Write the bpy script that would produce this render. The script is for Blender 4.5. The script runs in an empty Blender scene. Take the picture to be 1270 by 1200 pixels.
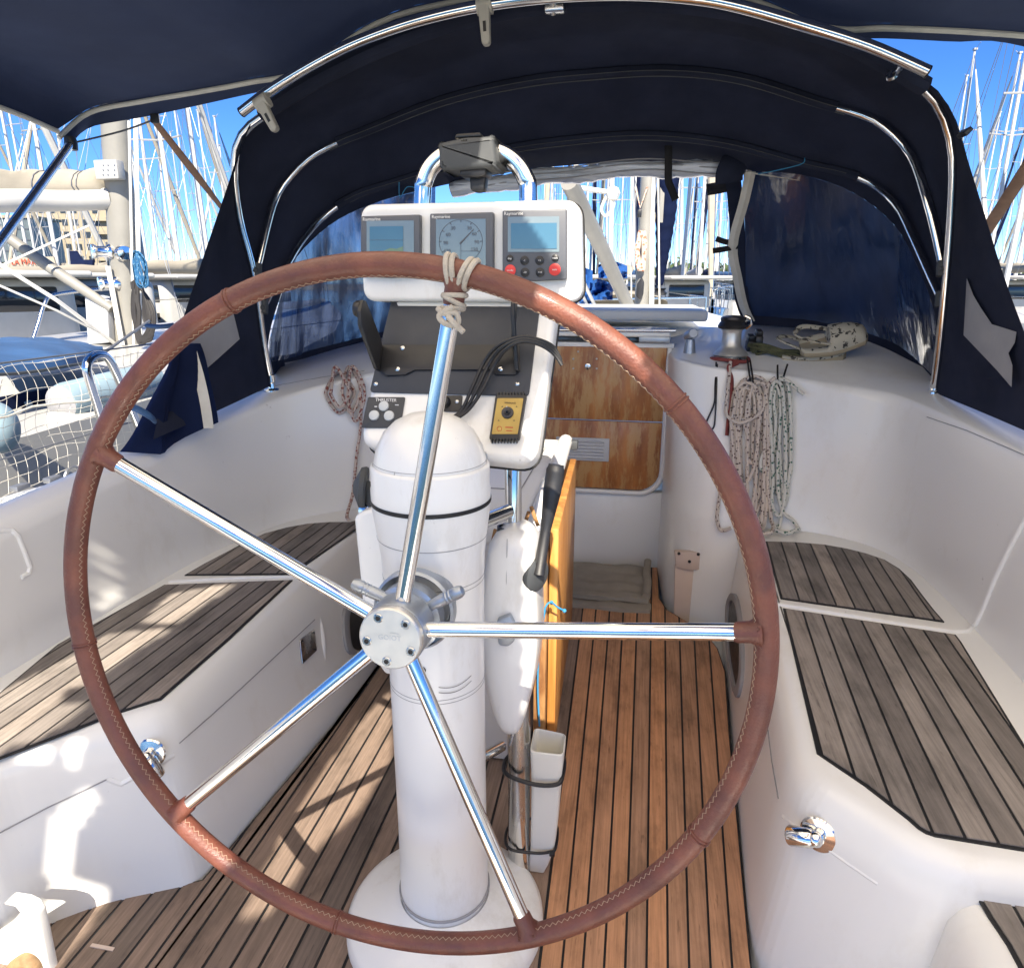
import bpy, bmesh, math, random
from mathutils import Vector as V, Matrix
from mathutils.bvhtree import BVHTree
from math import sin, cos, pi, radians, atan, sqrt, atan2
random.seed(7)
C = bpy.context.scene.collection
# ------------------------------------------------------------------ camera geometry (metres; +Y = bow, +X = starboard)
F = 850.0; TH = atan(250 / F); YAW = radians(10.4); CAM = V((0, 0, 1.24))
def ray(x, y):
    a = (x - 635) / F; b = (y - 600) / F; c, s = cos(TH), sin(TH)
    r, f, u = a, c - b * s, -s - b * c
    return V((r * cos(YAW) - f * sin(YAW), r * sin(YAW) + f * cos(YAW), u))
def PZ(x, y, z): r = ray(x, y); return CAM + r * ((z - CAM.z) / r.z)
def PY(x, y, Y): r = ray(x, y); return CAM + r * (Y / r.y)
def PX(x, y, X): r = ray(x, y); return CAM + r * (X / r.x)
def PN(x, y, p0, n): r = ray(x, y); return CAM + r * ((V(p0) - CAM).dot(n) / r.dot(n))
def proj(p):
    p = V(p) - CAM
    X = p.x * cos(YAW) + p.y * sin(YAW); Y = -p.x * sin(YAW) + p.y * cos(YAW); c, s = cos(TH), sin(TH)
    z = Y * c - p.z * s; d = -Y * s - p.z * c
    return (635 + F * X / z, 600 + F * d / z) if z > .01 else (9e9, 9e9)
def lerp(a, b, t): return a + (b - a) * t
# ------------------------------------------------------------------ mesh builder
LOC = {}
SPLIT = {'screw', 'leg', 'hinge', 'hinge_bracket', 'symbol', 'cross_tube', 'hoop_joint', 'seam', 'set_screw', 'halyard', 'stay', 'control_line', 'tackle', 'lifeline', 'deck_fitting', 'cover_tie', 'cabin_window', 'spreader', 'bulkhead', 'joint_line', 'end_cap', 'lid_seam', 'red_print', 'roll_edge', 'strap', 'tie_cord', 'mount', 'rib', 'clew_patch', 'bearing_badge', 'mast_block', 'pole_fitting', 'bracket', 'halyard_coil', 'balcony', 'pulpit'}
class MB:
    def __init__(s): s.v = []; s.f = []; s.a = []
    def add(s, vs, fs, a=0.0):
        o = len(s.v); s.v += [tuple(p) for p in vs]
        for i, f in enumerate(fs):
            s.f.append([o + k for k in f]); s.a.append(a[i] if isinstance(a, list) else a)
        return s
    def bm(s, b, a=0.0):
        b.verts.index_update(); s.add([v.co.copy() for v in b.verts], [[v.index for v in f.verts] for f in b.faces], a); b.free(); return s
    def box(s, c, size, rot=None, bev=0, seg=2, a=0.0):
        b = bmesh.new(); bmesh.ops.create_cube(b, size=1)
        for v in b.verts: v.co = V((v.co.x * size[0], v.co.y * size[1], v.co.z * size[2]))
        if bev: bmesh.ops.bevel(b, geom=b.edges[:], offset=bev, segments=seg, affect='EDGES', profile=.5)
        R = rot if rot is not None else Matrix.Identity(3)
        for v in b.verts: v.co = R @ v.co + V(c)
        return s.bm(b, a)
    def prism(s, pts, vec, bev=0, seg=2, a=0.0):
        b = bmesh.new(); vec = V(vec)
        vs = [b.verts.new(V(p)) for p in pts]; f = b.faces.new(vs); f.normal_update()
        if f.normal.dot(vec) > 0: f.normal_flip()
        r = bmesh.ops.extrude_face_region(b, geom=[f])
        for e in r['geom']:
            if isinstance(e, bmesh.types.BMVert): e.co += vec
        # extrude_face_region removes the old face when region is open: re-add the base
        b.verts.ensure_lookup_table()
        try:
            if not any(len(fc.verts) == len(vs) and all(v in fc.verts for v in vs) for fc in b.faces): b.faces.new(vs)
        except ValueError: pass
        bmesh.ops.recalc_face_normals(b, faces=b.faces[:])
        if bev: bmesh.ops.bevel(b, geom=b.edges[:], offset=bev, segments=seg, affect='EDGES', profile=.5)
        return s.bm(b, a)
    def poly(s, pts, a=0.0): return s.add(pts, [list(range(len(pts)))], a)
    def grid(s, rows, cu=False, cv=False, a=0.0):
        n = len(rows); m = len(rows[0]); vs = [p for r in rows for p in r]; fs = []
        for i in range(n if cu else n - 1):
            for j in range(m if cv else m - 1):
                i2 = (i + 1) % n; j2 = (j + 1) % m
                fs.append([i * m + j, i * m + j2, i2 * m + j2, i2 * m + j])
        return s.add(vs, fs, a)
    def tube(s, pts, r, seg=8, closed=False, caps=True, a=0.0, flat=1.0, up=None):
        pts = [V(p) for p in pts]; n = len(pts)
        rr = r if isinstance(r, (list, tuple)) else [r] * n
        T = []
        for i in range(n):
            if closed: t = pts[(i + 1) % n] - pts[i - 1]
            else: t = pts[min(i + 1, n - 1)] - pts[max(i - 1, 0)]
            T.append(t.normalized() if t.length > 1e-9 else V((0, 0, 1)))
        N = V(up) if up else (V((0, 0, 1)) if abs(T[0].z) < .9 else V((1, 0, 0)))
        rows = []
        for i in range(n):
            N = N - T[i] * N.dot(T[i])
            if N.length < 1e-6: N = V((1, 0, 0)) - T[i] * T[i].x
            N.normalize(); B = T[i].cross(N)
            rows.append([pts[i] + (N * cos(2 * pi * k / seg) * flat + B * sin(2 * pi * k / seg)) * rr[i] for k in range(seg)])
        s.grid(rows, cu=closed, cv=True, a=a)
        if caps and not closed:
            s.add(rows[0], [list(range(seg - 1, -1, -1))], a); s.add(rows[-1], [list(range(seg))], a)
        return s
    def lathe(s, prof, o, ax=(0, 0, 1), seg=24, a=0.0, cap=True):
        ax = V(ax).normalized(); u = ax.orthogonal().normalized(); w = ax.cross(u); o = V(o)
        rows = [[o + ax * h + (u * cos(2 * pi * k / seg) + w * sin(2 * pi * k / seg)) * max(r, 1e-5) for k in range(seg)] for r, h in prof]
        s.grid(rows, cv=True, a=a)
        if cap:
            if prof[0][0] > 1e-4: s.add(rows[0], [list(range(seg - 1, -1, -1))], a)
            if prof[-1][0] > 1e-4: s.add(rows[-1], [list(range(seg))], a)
        return s
    def ball(s, c, r, seg=12, a=0.0, sc=(1, 1, 1)):
        c = V(c); k = seg // 2
        rows = [[c + V((sin(pi * i / k) * cos(2 * pi * j / seg) * r * sc[0], sin(pi * i / k) * sin(2 * pi * j / seg) * r * sc[1], -cos(pi * i / k) * r * sc[2])) for j in range(seg)] for i in range(k + 1)]
        return s.grid(rows, cv=True, a=a)
    def pieces(s):
        par = list(range(len(s.v)))
        def find(i):
            while par[i] != i: par[i] = par[par[i]]; i = par[i]
            return i
        key = {}
        for i, p in enumerate(s.v):
            k = (round(p[0], 5), round(p[1], 5), round(p[2], 5))
            if k in key: par[find(i)] = find(key[k])
            else: key[k] = i
        for f in s.f:
            for j in f[1:]: par[find(j)] = find(f[0])
        g = {}
        for f in s.f: g.setdefault(find(f[0]), []).append(f)
        out = []
        for fs in g.values():
            idx = {}; m = MB()
            for f in fs:
                for j in f:
                    if j not in idx: idx[j] = len(m.v); m.v.append(s.v[j])
            m.f = [[idx[j] for j in f] for f in fs]; m.a = [0.0] * len(fs); out.append(m)
        return out
    def each(s, name, mat, parent=None, **kw):           # every loose piece becomes an object of its own
        return [m.build(name, mat, parent, **kw) for m in s.pieces()]
    def build(s, name, mat, parent=None, smooth=True, ang=38, attr=False, weld=0):
        if name in SPLIT and not attr:
            q = s.pieces()
            if len(q) > 1: return [m.build(name, mat, parent, smooth, ang) for m in q][0]
        me = bpy.data.meshes.new(name)
        o0 = LOC.get(parent.name, V((0, 0, 0))) if parent else V((0, 0, 0))
        me.from_pydata([V(p) - o0 for p in s.v], [], s.f)
        b = bmesh.new(); b.from_mesh(me)
        if not attr:
            bmesh.ops.remove_doubles(b, verts=b.verts[:], dist=weld or 1e-5)
        bmesh.ops.recalc_face_normals(b, faces=b.faces[:]); b.to_mesh(me); b.free()
        if attr and len(me.polygons) == len(s.a):
            at = me.attributes.new('rnd', 'FLOAT', 'FACE'); at.data.foreach_set('value', s.a)
        if smooth:
            me.polygons.foreach_set('use_smooth', [True] * len(me.polygons)); me.set_sharp_from_angle(angle=radians(ang))
        me.materials.append(mat)
        o = bpy.data.objects.new(name, me); C.objects.link(o)
        if parent: o.parent = parent; LOC[o.name] = o0
        return o
def tag(o, label=None, cat=None, group=None, kind=None):
    if label: o['label'] = label
    if cat: o['category'] = cat
    if group: o['group'] = group
    if kind: o['kind'] = kind
    return o
def thing(name, label, cat, loc=(0, 0, 0), group=None):
    o = bpy.data.objects.new(name, None); C.objects.link(o); o.location = loc; o.empty_display_size = .1
    LOC[o.name] = V(loc); return tag(o, label, cat, group)
def kids(o): return [c for c in bpy.data.objects if c.parent == o]
def copy_tree(o, parent=None):
    c = o.copy(); C.objects.link(c)
    if parent: c.parent = parent
    for ch in kids(o): copy_tree(ch, c)
    return c
def spline(pts, n=8, closed=False):
    pts = [V(p) for p in pts]; out = []; m = len(pts)
    for i in range(m if closed else m - 1):
        g = (lambda k: pts[k % m]) if closed else (lambda k: pts[max(0, min(m - 1, k))])
        p0, p1, p2, p3 = g(i - 1), g(i), g(i + 1), g(i + 2)
        for j in range(n):
            t = j / n
            out.append(.5 * ((2 * p1) + (p2 - p0) * t + (2 * p0 - 5 * p1 + 4 * p2 - p3) * t * t + (3 * p1 - p0 - 3 * p2 + p3) * t ** 3))
    if not closed: out.append(pts[-1])
    return out
def clip(poly, p, n):                       # keep the side where (q-p).n >= 0   (2-D)
    out = []
    for i in range(len(poly)):
        a, b = poly[i], poly[(i + 1) % len(poly)]
        da = (a[0] - p[0]) * n[0] + (a[1] - p[1]) * n[1]; db = (b[0] - p[0]) * n[0] + (b[1] - p[1]) * n[1]
        if da >= 0: out.append(a)
        if (da >= 0) != (db >= 0):
            t = da / (da - db); out.append((a[0] + (b[0] - a[0]) * t, a[1] + (b[1] - a[1]) * t))
    return out
def inset(poly, d):
    m = len(poly); A = sum(poly[i][0] * poly[(i + 1) % m][1] - poly[(i + 1) % m][0] * poly[i][1] for i in range(m)); sg = 1 if A > 0 else -1
    out = []
    for i in range(m):
        a, b, c = V(poly[i - 1][:2]), V(poly[i][:2]), V(poly[(i + 1) % m][:2])
        d1 = (b - a); d2 = (c - b)
        if d1.length < 1e-7 or d2.length < 1e-7: out.append(tuple(b)); continue
        d1.normalize(); d2.normalize()
        n1 = V((-d1.y, d1.x)) * sg; n2 = V((-d2.y, d2.x)) * sg; nn = n1 + n2
        if nn.length < .2: out.append(tuple(b + n1 * d)); continue
        nn.normalize(); k = d / max(.35, nn.dot(n1)); out.append(tuple(b + nn * k))
    return out
def rnd_corners(poly, r, n=4):
    out = []; m = len(poly)
    for i in range(m):
        a, b, c = V(poly[i - 1]), V(poly[i]), V(poly[(i + 1) % m])
        rr = min(r, (a - b).length * .45, (c - b).length * .45)
        p = b + (a - b).normalized() * rr; q = b + (c - b).normalized() * rr
        for j in range(n + 1):
            t = j / n; w = p * (1 - t) ** 2 + b * 2 * t * (1 - t) + q * t * t; out.append(w if len(w) == 3 else tuple(w))
    return out
# ------------------------------------------------------------------ materials
def nm(name):
    m = bpy.data.materials.new(name); m.use_nodes = True; nt = m.node_tree; b = nt.nodes['Principled BSDF']; return m, nt, b
def noise(nt, scale, detail=4, stretch=(1, 1, 1), rough=.55, coord='Object'):
    tc = nt.nodes.new('ShaderNodeTexCoord'); mp = nt.nodes.new('ShaderNodeMapping'); mp.inputs['Scale'].default_value = stretch
    nt.links.new(tc.outputs[coord], mp.inputs[0]); n = nt.nodes.new('ShaderNodeTexNoise')
    n.inputs['Scale'].default_value = scale; n.inputs['Detail'].default_value = detail; n.inputs['Roughness'].default_value = rough
    nt.links.new(mp.outputs[0], n.inputs['Vector']); return n
def ramp(nt, src, stops):
    r = nt.nodes.new('ShaderNodeValToRGB'); e = r.color_ramp.elements
    while len(e) < len(stops): e.new(.5)
    for k, (p, c) in enumerate(stops): e[k].position = p; e[k].color = (c[0], c[1], c[2], 1) if not isinstance(c, float) else (c, c, c, 1)
    nt.links.new(src, r.inputs[0]); return r
def mixc(nt, fac, a, b, mode='MIX'):
    m = nt.nodes.new('ShaderNodeMix'); m.data_type = 'RGBA'; m.blend_type = mode
    for s, i in ((fac, 0), (a, 6), (b, 7)):
        if hasattr(s, 'type') and hasattr(s, 'links'): nt.links.new(s, m.inputs[i])
        else: m.inputs[i].default_value = s if i == 0 else (s[0], s[1], s[2], 1)
    return m.outputs[2]
def bumpn(nt, b, src, st=.2, d=.01):
    k = nt.nodes.new('ShaderNodeBump'); k.inputs['Strength'].default_value = st; k.inputs['Distance'].default_value = d
    nt.links.new(src, k.inputs['Height']); nt.links.new(k.outputs[0], b.inputs['Normal'])
def M(name, col, rough=.5, metal=0., var=.08, vs=9, bump=0., bs=80, coat=0., stretch=(1, 1, 1), col2=None, rvar=.06, spec=.5, lo=.35, hi=.65):
    m, nt, b = nm(name); n = noise(nt, vs, 5, stretch)
    c2 = col2 or tuple(min(1, c * (1 - var)) for c in col)
    r = ramp(nt, n.outputs[0], [(lo, c2), (hi, col)]); nt.links.new(r.outputs[0], b.inputs['Base Color'])
    rr = ramp(nt, noise(nt, vs * 2.7, 4, stretch).outputs[0], [(.3, max(.02, rough - rvar)), (.7, min(1., rough + rvar))]); nt.links.new(rr.outputs[0], b.inputs['Roughness'])
    b.inputs['Metallic'].default_value = metal; b.inputs['Coat Weight'].default_value = coat; b.inputs['Coat Roughness'].default_value = .08; b.inputs['Specular IOR Level'].default_value = spec
    if bump: bumpn(nt, b, noise(nt, bs, 3, stretch).outputs[0], bump, .004)
    return m
def weather(m, tint, amt, sc, stretch=(1, 1, 1), lo=.56, hi=.74):
    nt = m.node_tree; b = nt.nodes['Principled BSDF']; src = b.inputs['Base Color'].links[0].from_socket
    f = ramp(nt, noise(nt, sc, 8, stretch, .7).outputs[0], [(lo, 0.), (hi, amt)]); nt.links.new(mixc(nt, f.outputs[0], src, tint), b.inputs['Base Color'])
def teak(name, dark, light, warm):
    m, nt, b = nm(name)
    at = nt.nodes.new('ShaderNodeAttribute'); at.attribute_name = 'rnd'
    base = ramp(nt, at.outputs['Fac'], [(0, dark), (.5, light), (1, warm)])
    gr = noise(nt, 1, 8, (150, 4, 40), .65); g = ramp(nt, gr.outputs[0], [(.3, .70), (.7, 1.18)])
    c = mixc(nt, 1.0, base.outputs[0], g.outputs[0], 'MULTIPLY')
    st = ramp(nt, noise(nt, 6, 7, (1.6, .7, 1), .65).outputs[0], [(.33, .58), (.50, 1.0), (.70, 1.22)])
    c = mixc(nt, 1.0, c, st.outputs[0], 'MULTIPLY')
    pk = ramp(nt, noise(nt, 1, 3, (130, 14, 60)).outputs[0], [(.66, 1.), (.72, .5)])
    c = mixc(nt, .7, c, pk.outputs[0], 'MULTIPLY')
    nt.links.new(c, b.inputs['Base Color']); b.inputs['Roughness'].default_value = .62; b.inputs['Specular IOR Level'].default_value = .35
    bumpn(nt, b, gr.outputs[0], .35, .003); return m
def ropemat(name, base, fleck, scale=95, th=.36):
    m, nt, b = nm(name); tc = nt.nodes.new('ShaderNodeTexCoord'); vo = nt.nodes.new('ShaderNodeTexVoronoi'); vo.inputs['Scale'].default_value = scale
    nt.links.new(tc.outputs['Object'], vo.inputs['Vector'])
    r = ramp(nt, vo.outputs['Distance'], [(th - .04, fleck), (th + .04, base)]); nt.links.new(r.outputs[0], b.inputs['Base Color']); b.inputs['Roughness'].default_value = .85
    w = nt.nodes.new('ShaderNodeTexNoise'); w.inputs['Scale'].default_value = 500; nt.links.new(tc.outputs['Object'], w.inputs['Vector']); bumpn(nt, b, w.outputs[0], .5, .002)
    return m
MT = {}
MT['gel'] = M('gelcoat', (.80, .80, .775), .34, var=.02, vs=2, coat=.2, col2=(.785, .785, .765), rvar=.015, bump=.02, bs=40, lo=.2, hi=.8)
MT['gelold'] = M('gelcoat_matt', (.74, .73, .69), .5, var=.06, vs=6, rvar=.1, bump=.06, bs=150)
weather(MT['gel'], (.56, .50, .40), .32, 3.5, (1, 1, .5)); weather(MT['gel'], (.30, .27, .23), .6, 26, (1, 1, 1), .68, .74)
MT['nonskid'] = M('grey_deck_paint', (.55, .56, .57), .6, var=.08, vs=7, bump=.15, bs=220)
MT['ped'] = M('pedestal_white_paint', (.79, .79, .77), .3, var=.03, vs=4, col2=(.765, .767, .75), coat=.2, lo=.2, hi=.8, rvar=.015)
weather(MT['ped'], (.48, .43, .34), .5, 9, (1, 1, .35), .52, .74); weather(MT['ped'], (.22, .20, .18), .75, 36, (1, 1, .6), .67, .73)
MT['seat'] = teak('weathered_teak', (.165, .145, .132), (.255, .226, .204), (.33, .28, .24))
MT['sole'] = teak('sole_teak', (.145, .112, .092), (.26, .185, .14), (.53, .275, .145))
MT['caulk'] = M('black_caulk', (.010, .010, .011), .55)
MT['steel'] = M('polished_stainless', (.78, .77, .75), .09, 1., var=.03, rvar=.03, vs=20)
MT['steel2'] = M('brushed_stainless', (.62, .62, .61), .24, 1., var=.08, rvar=.08, vs=20, stretch=(1, 1, .2))
MT['alu'] = M('cast_aluminium', (.70, .69, .65), .42, .75, var=.08, vs=25, rvar=.08)
MT['alublue'] = M('grey_anodised_alloy', (.40, .44, .49), .4, .7, var=.1, vs=25)
MT['leather'] = M('brown_leather', (.180, .058, .034), .46, var=.3, vs=16, bump=.3, bs=260, col2=(.105, .034, .024), coat=.06, rvar=.12)
MT['thread'] = M('beige_thread', (.42, .31, .22), .85)
MT['black'] = M('black_plastic', (.014, .014, .016), .42, var=.2, vs=20, bump=.05, bs=300)
MT['panel'] = M('dark_grey_panel', (.030, .035, .046), .5, var=.15, vs=12, bump=.08, bs=400)
MT['bezel'] = M('grey_bezel', (.085, .092, .11), .48, var=.08, vs=15)
MT['rubber'] = M('dark_grey_rubber', (.05, .055, .06), .6, var=.15)
MT['red'] = M('red_rubber_button', (.62, .045, .04), .5)
MT['canvas'] = M('navy_acrylic_canvas', (.022, .027, .050), .92, var=.3, vs=5, bump=.25, bs=330, spec=.2)
MT['bimini'] = M('navy_bimini_canvas', (.030, .041, .082), .9, var=.25, vs=3, bump=.2, bs=300, spec=.2)
MT['navy'] = M('navy_cloth', (.012, .022, .072), .9, var=.25, vs=7, bump=.3, bs=260, spec=.2)
MT['hem'] = M('off_white_tape', (.60, .58, .52), .8, var=.12, vs=25, bump=.2, bs=200)
MT['greypatch'] = M('grey_vinyl_patch', (.30, .30, .31), .6, var=.12, vs=10, bump=.1, bs=100)
MT['brownstrap'] = M('brown_webbing', (.30, .17, .105), .8, var=.2, vs=30, bump=.3, bs=300)
MT['blackweb'] = M('black_webbing', (.008, .008, .010), .8, bump=.2, bs=300)
MT['plywood'] = M('worn_varnished_ply', (.50, .20, .055), .42, vs=2.4, stretch=(5, 1, 1.2), col2=(.22, .07, .022), coat=.1, rvar=.15, bump=.05, bs=20)
nt_ = MT['plywood'].node_tree; b_ = nt_.nodes['Principled BSDF']; src_ = b_.inputs['Base Color'].links[0].from_socket
wr = ramp(nt_, noise(nt_, 7, 7, (3.2, 1, .7), .7).outputs[0], [(.46, 0.), (.56, .8)]); nt_.links.new(mixc(nt_, wr.outputs[0], src_, (.50, .30, .12)), b_.inputs['Base Color'])
MT['tablewood'] = M('varnished_table_edge', (.56, .27, .07), .45, vs=3, stretch=(14, 14, .8), col2=(.36, .14, .03), coat=.15, rvar=.12)
MT['oldwood'] = M('flaking_wood_end', (.40, .22, .085), .65, vs=7, stretch=(5, 5, 1.2), col2=(.20, .085, .028), bump=.4, bs=60, rvar=.15)
MT['plastic'] = M('cream_plastic', (.74, .72, .65), .42, var=.06, vs=6)
MT['towel'] = M('grey_beige_towelling', (.34, .31, .265), .95, var=.15, vs=14, bump=.6, bs=260, spec=.1)
MT['ropeblk'] = ropemat('white_rope_dark_flecks', (.56, .49, .43), (.07, .035, .035), 88, .30)
MT['ropegrn'] = ropemat('white_rope_green_flecks', (.58, .58, .53), (.02, .10, .07), 80, .32)
MT['ropered'] = ropemat('white_rope_red_flecks', (.52, .43, .38), (.20, .05, .04), 90, .40)
MT['cord'] = M('white_cord', (.46, .42, .36), .85, var=.2, vs=60, bump=.5, bs=300)
MT['redstrap'] = M('faded_red_webbing', (.24, .05, .045), .8, var=.2, vs=30, bump=.4, bs=300)
MT['bluecord'] = M('blue_cord', (.03, .22, .42), .8)
MT['bluecloth'] = M('blue_cover_fabric', (.040, .105, .235), .6, var=.3, vs=4, bump=.15, bs=120)
MT['tarp'] = M('bright_blue_tarpaulin', (.02, .10, .34), .5, var=.3, vs=3)
MT['palefender'] = M('pale_blue_vinyl', (.27, .37, .42), .4, var=.08)
MT['whitepaint'] = M('yacht_white', (.46, .455, .43), .35, var=.15, vs=2, coat=.2)
MT['creamcover'] = M('cream_sail_cover', (.34, .305, .24), .85, var=.12, vs=4, bump=.2, bs=70, stretch=(1, .4, 2))
MT['mastpaint'] = M('white_mast_paint', (.27, .26, .23), .45, var=.2, vs=3)
MT['mastalu'] = M('aluminium_mast', (.42, .42, .41), .4, .2, var=.06)
MT['mastfar'] = M('distant_white_mast', (.55, .55, .53), .4, var=.1)
MT['wire'] = M('rigging_wire', (.22, .23, .25), .35, .6)
MT['darkrope'] = M('black_hose_coil', (.025, .022, .02), .6)
MT['darkglass'] = M('dark_window_glass', (.012, .014, .018), .06, var=.1, coat=.5)
MT['gold'] = M('gold_anodised_plate', (.36, .27, .09), .42, .7, var=.2, vs=25, col2=(.30, .21, .07))
MT['ink'] = M('black_ink', (.015, .013, .012), .6); MT['whiteink'] = M('white_ink', (.75, .75, .75), .6); MT['redink'] = M('red_ink', (.45, .07, .03), .6)
MT['greybtn'] = M('pale_grey_button', (.50, .53, .55), .5)
MT['clamp'] = M('beige_nylon_clamp', (.40, .385, .34), .55, var=.1)
MT['camo'] = M('mottled_foam_clog', (.42, .40, .33), .75, vs=52, col2=(.03, .03, .028), lo=.41, hi=.43, bump=.15, bs=90)
MT['clogsole'] = M('tan_clog_sole', (.34, .29, .20), .8)
MT['olive'] = M('olive_mottled_rope', (.085, .09, .045), .9, var=.5, vs=60)
MT['wallcream'] = M('cream_render', (.34, .29, .20), .85, var=.08, vs=.6)
MT['hangar'] = M('grey_glass_cladding', (.12, .145, .15), .3, var=.3, vs=.5)
MT['winglass'] = M('apartment_glass', (.03, .04, .05), .3)
MT['leaf'] = M('tree_foliage', (.075, .11, .03), .9, var=.5, vs=.25, col2=(.03, .055, .018))
MT['gunmetal'] = M('winch_dark_alloy', (.05, .05, .055), .35, .6)
MT['lcd'] = M('lcd_glass', (.16, .20, .215), .08, var=.1, vs=14, coat=.8)
MT['lcdblue'] = M('lcd_blue', (.055, .135, .20), .08, var=.15, vs=10, coat=.8)
MT['hatchgrey'] = M('smoked_acrylic', (.06, .065, .07), .15, coat=.4)
MT['quay'] = M('concrete', (.36, .35, .33), .85, var=.2, vs=1)
MT['pinkbeige'] = M('beige_vinyl_strip', (.62, .50, .42), .6, var=.06, vs=12, bump=.1, bs=90)
def vinyl(name, base, axis, sc, dist, rough=.07):
    m, nt, b = nm(name); b.inputs['Base Color'].default_value = (*base, 1); b.inputs['Roughness'].default_value = rough; b.inputs['Coat Weight'].default_value = .6; b.inputs['Coat Roughness'].default_value = .05
    n1 = noise(nt, sc, 3, axis, .5); bumpn(nt, b, n1.outputs[0], 1.0, dist)
    r = ramp(nt, noise(nt, sc * .5, 4, axis).outputs[0], [(.3, base), (.75, tuple(c * 2.2 + .004 for c in base))]); nt.links.new(r.outputs[0], b.inputs['Base Color'])
    return m
MT['vinyl'] = vinyl('dark_clear_vinyl_window', (.014, .026, .066), (9, 9, .55), 1.2, .012, .10)
MT['vinylclear'] = vinyl('clear_vinyl_window', (.018, .03, .07), (11, 11, .6), 1.3, .016, .07)
nt_ = MT['vinylclear'].node_tree; tr_ = nt_.nodes.new('ShaderNodeBsdfTransparent'); tr_.inputs[0].default_value = (.50, .62, .85, 1); mx_ = nt_.nodes.new('ShaderNodeMixShader')
fz = ramp(nt_, noise(nt_, 1.1, 3, (12, 12, .7)).outputs[0], [(.38, .02), (.68, .30)]); nt_.links.new(fz.outputs[0], mx_.inputs[0]); nt_.links.new(nt_.nodes['Principled BSDF'].outputs[0], mx_.inputs[1]); nt_.links.new(tr_.outputs[0], mx_.inputs[2]); nt_.links.new(mx_.outputs[0], nt_.nodes['Material Output'].inputs[0])
MT['rolled'] = vinyl('rolled_vinyl', (.36, .38, .42), (3, 14, 40), 1, .03, .15)
m, nt, b = nm('harbour_water'); b.inputs['Base Color'].default_value = (.035, .075, .085, 1); b.inputs['Roughness'].default_value = .07; bumpn(nt, b, noise(nt, 1.6, 4).outputs[0], .5, .12); MT['water'] = m
m, nt, b = nm('added_fill_awning_cloth'); tr = nt.nodes.new('ShaderNodeBsdfTranslucent'); tr.inputs[0].default_value = (.95, .845, .67, 1); b.inputs['Base Color'].default_value = (.7, .68, .62, 1); b.inputs['Roughness'].default_value = .9
mx = nt.nodes.new('ShaderNodeMixShader'); mx.inputs[0].default_value = .90; nt.links.new(b.outputs[0], mx.inputs[1]); nt.links.new(tr.outputs[0], mx.inputs[2]); nt.links.new(mx.outputs[0], nt.nodes['Material Output'].inputs[0]); MT['awning'] = m  # cloth of the added awning, passes soft warm fill light into the cockpit
def slab(pts, u, v, n, depth, r, k=6):
    """rounded slab: outline pts (front plane), extruded back by depth, front edge filleted with radius r"""
    c = sum(pts, V()) / len(pts); q = [((p - c).dot(u), (p - c).dot(v)) for p in pts]; mb = MB(); rows = [[c + u * a + v * b - n * depth for a, b in q]]
    for i in range(k + 1):
        t = pi / 2 * i / k; w = inset(q, r * (1 - cos(t))) if i else q
        rows.append([c + u * a + v * b - n * (r - r * sin(t)) for a, b in w])
    mb.grid(rows, cv=True); mb.poly(rows[-1]); mb.poly(rows[0][::-1]); return mb
def glow(m, col, f):
    nt = m.node_tree; t = nt.nodes.new('ShaderNodeBsdfTranslucent'); t.inputs[0].default_value = (*col, 1); x = nt.nodes.new('ShaderNodeMixShader'); x.inputs[0].default_value = f
    nt.links.new(nt.nodes['Principled BSDF'].outputs[0], x.inputs[1]); nt.links.new(t.outputs[0], x.inputs[2]); nt.links.new(x.outputs[0], nt.nodes['Material Output'].inputs[0])
glow(MT['bimini'], (.05, .07, .15), .05); glow(MT['canvas'], (.025, .032, .065), .03); glow(MT['navy'], (.02, .045, .16), .3)
def text(s, size, origin, u, v, mat, parent, name='lettering', depth=.0004, align='CENTER'):
    cu = bpy.data.curves.new(name, 'FONT'); cu.body = s; cu.size = size; cu.align_x = align; cu.align_y = 'CENTER'; cu.extrude = depth; cu.resolution_u = 2
    tmp = bpy.data.objects.new('tmp', cu); C.objects.link(tmp); dg = bpy.context.evaluated_depsgraph_get(); me = bpy.data.meshes.new_from_object(tmp.evaluated_get(dg)); bpy.data.objects.remove(tmp)
    u = V(u).normalized(); v = V(v).normalized(); w = u.cross(v); o0 = LOC.get(parent.name, V((0, 0, 0))) if parent else V((0, 0, 0))
    for q in me.vertices: q.co = V(origin) - o0 + u * q.co.x + v * q.co.y + w * q.co.z
    me.materials.clear(); me.materials.append(mat); me.name = name
    o = bpy.data.objects.new(name, me); C.objects.link(o)
    if parent: o.parent = parent; LOC[o.name] = o0
    return o
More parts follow.
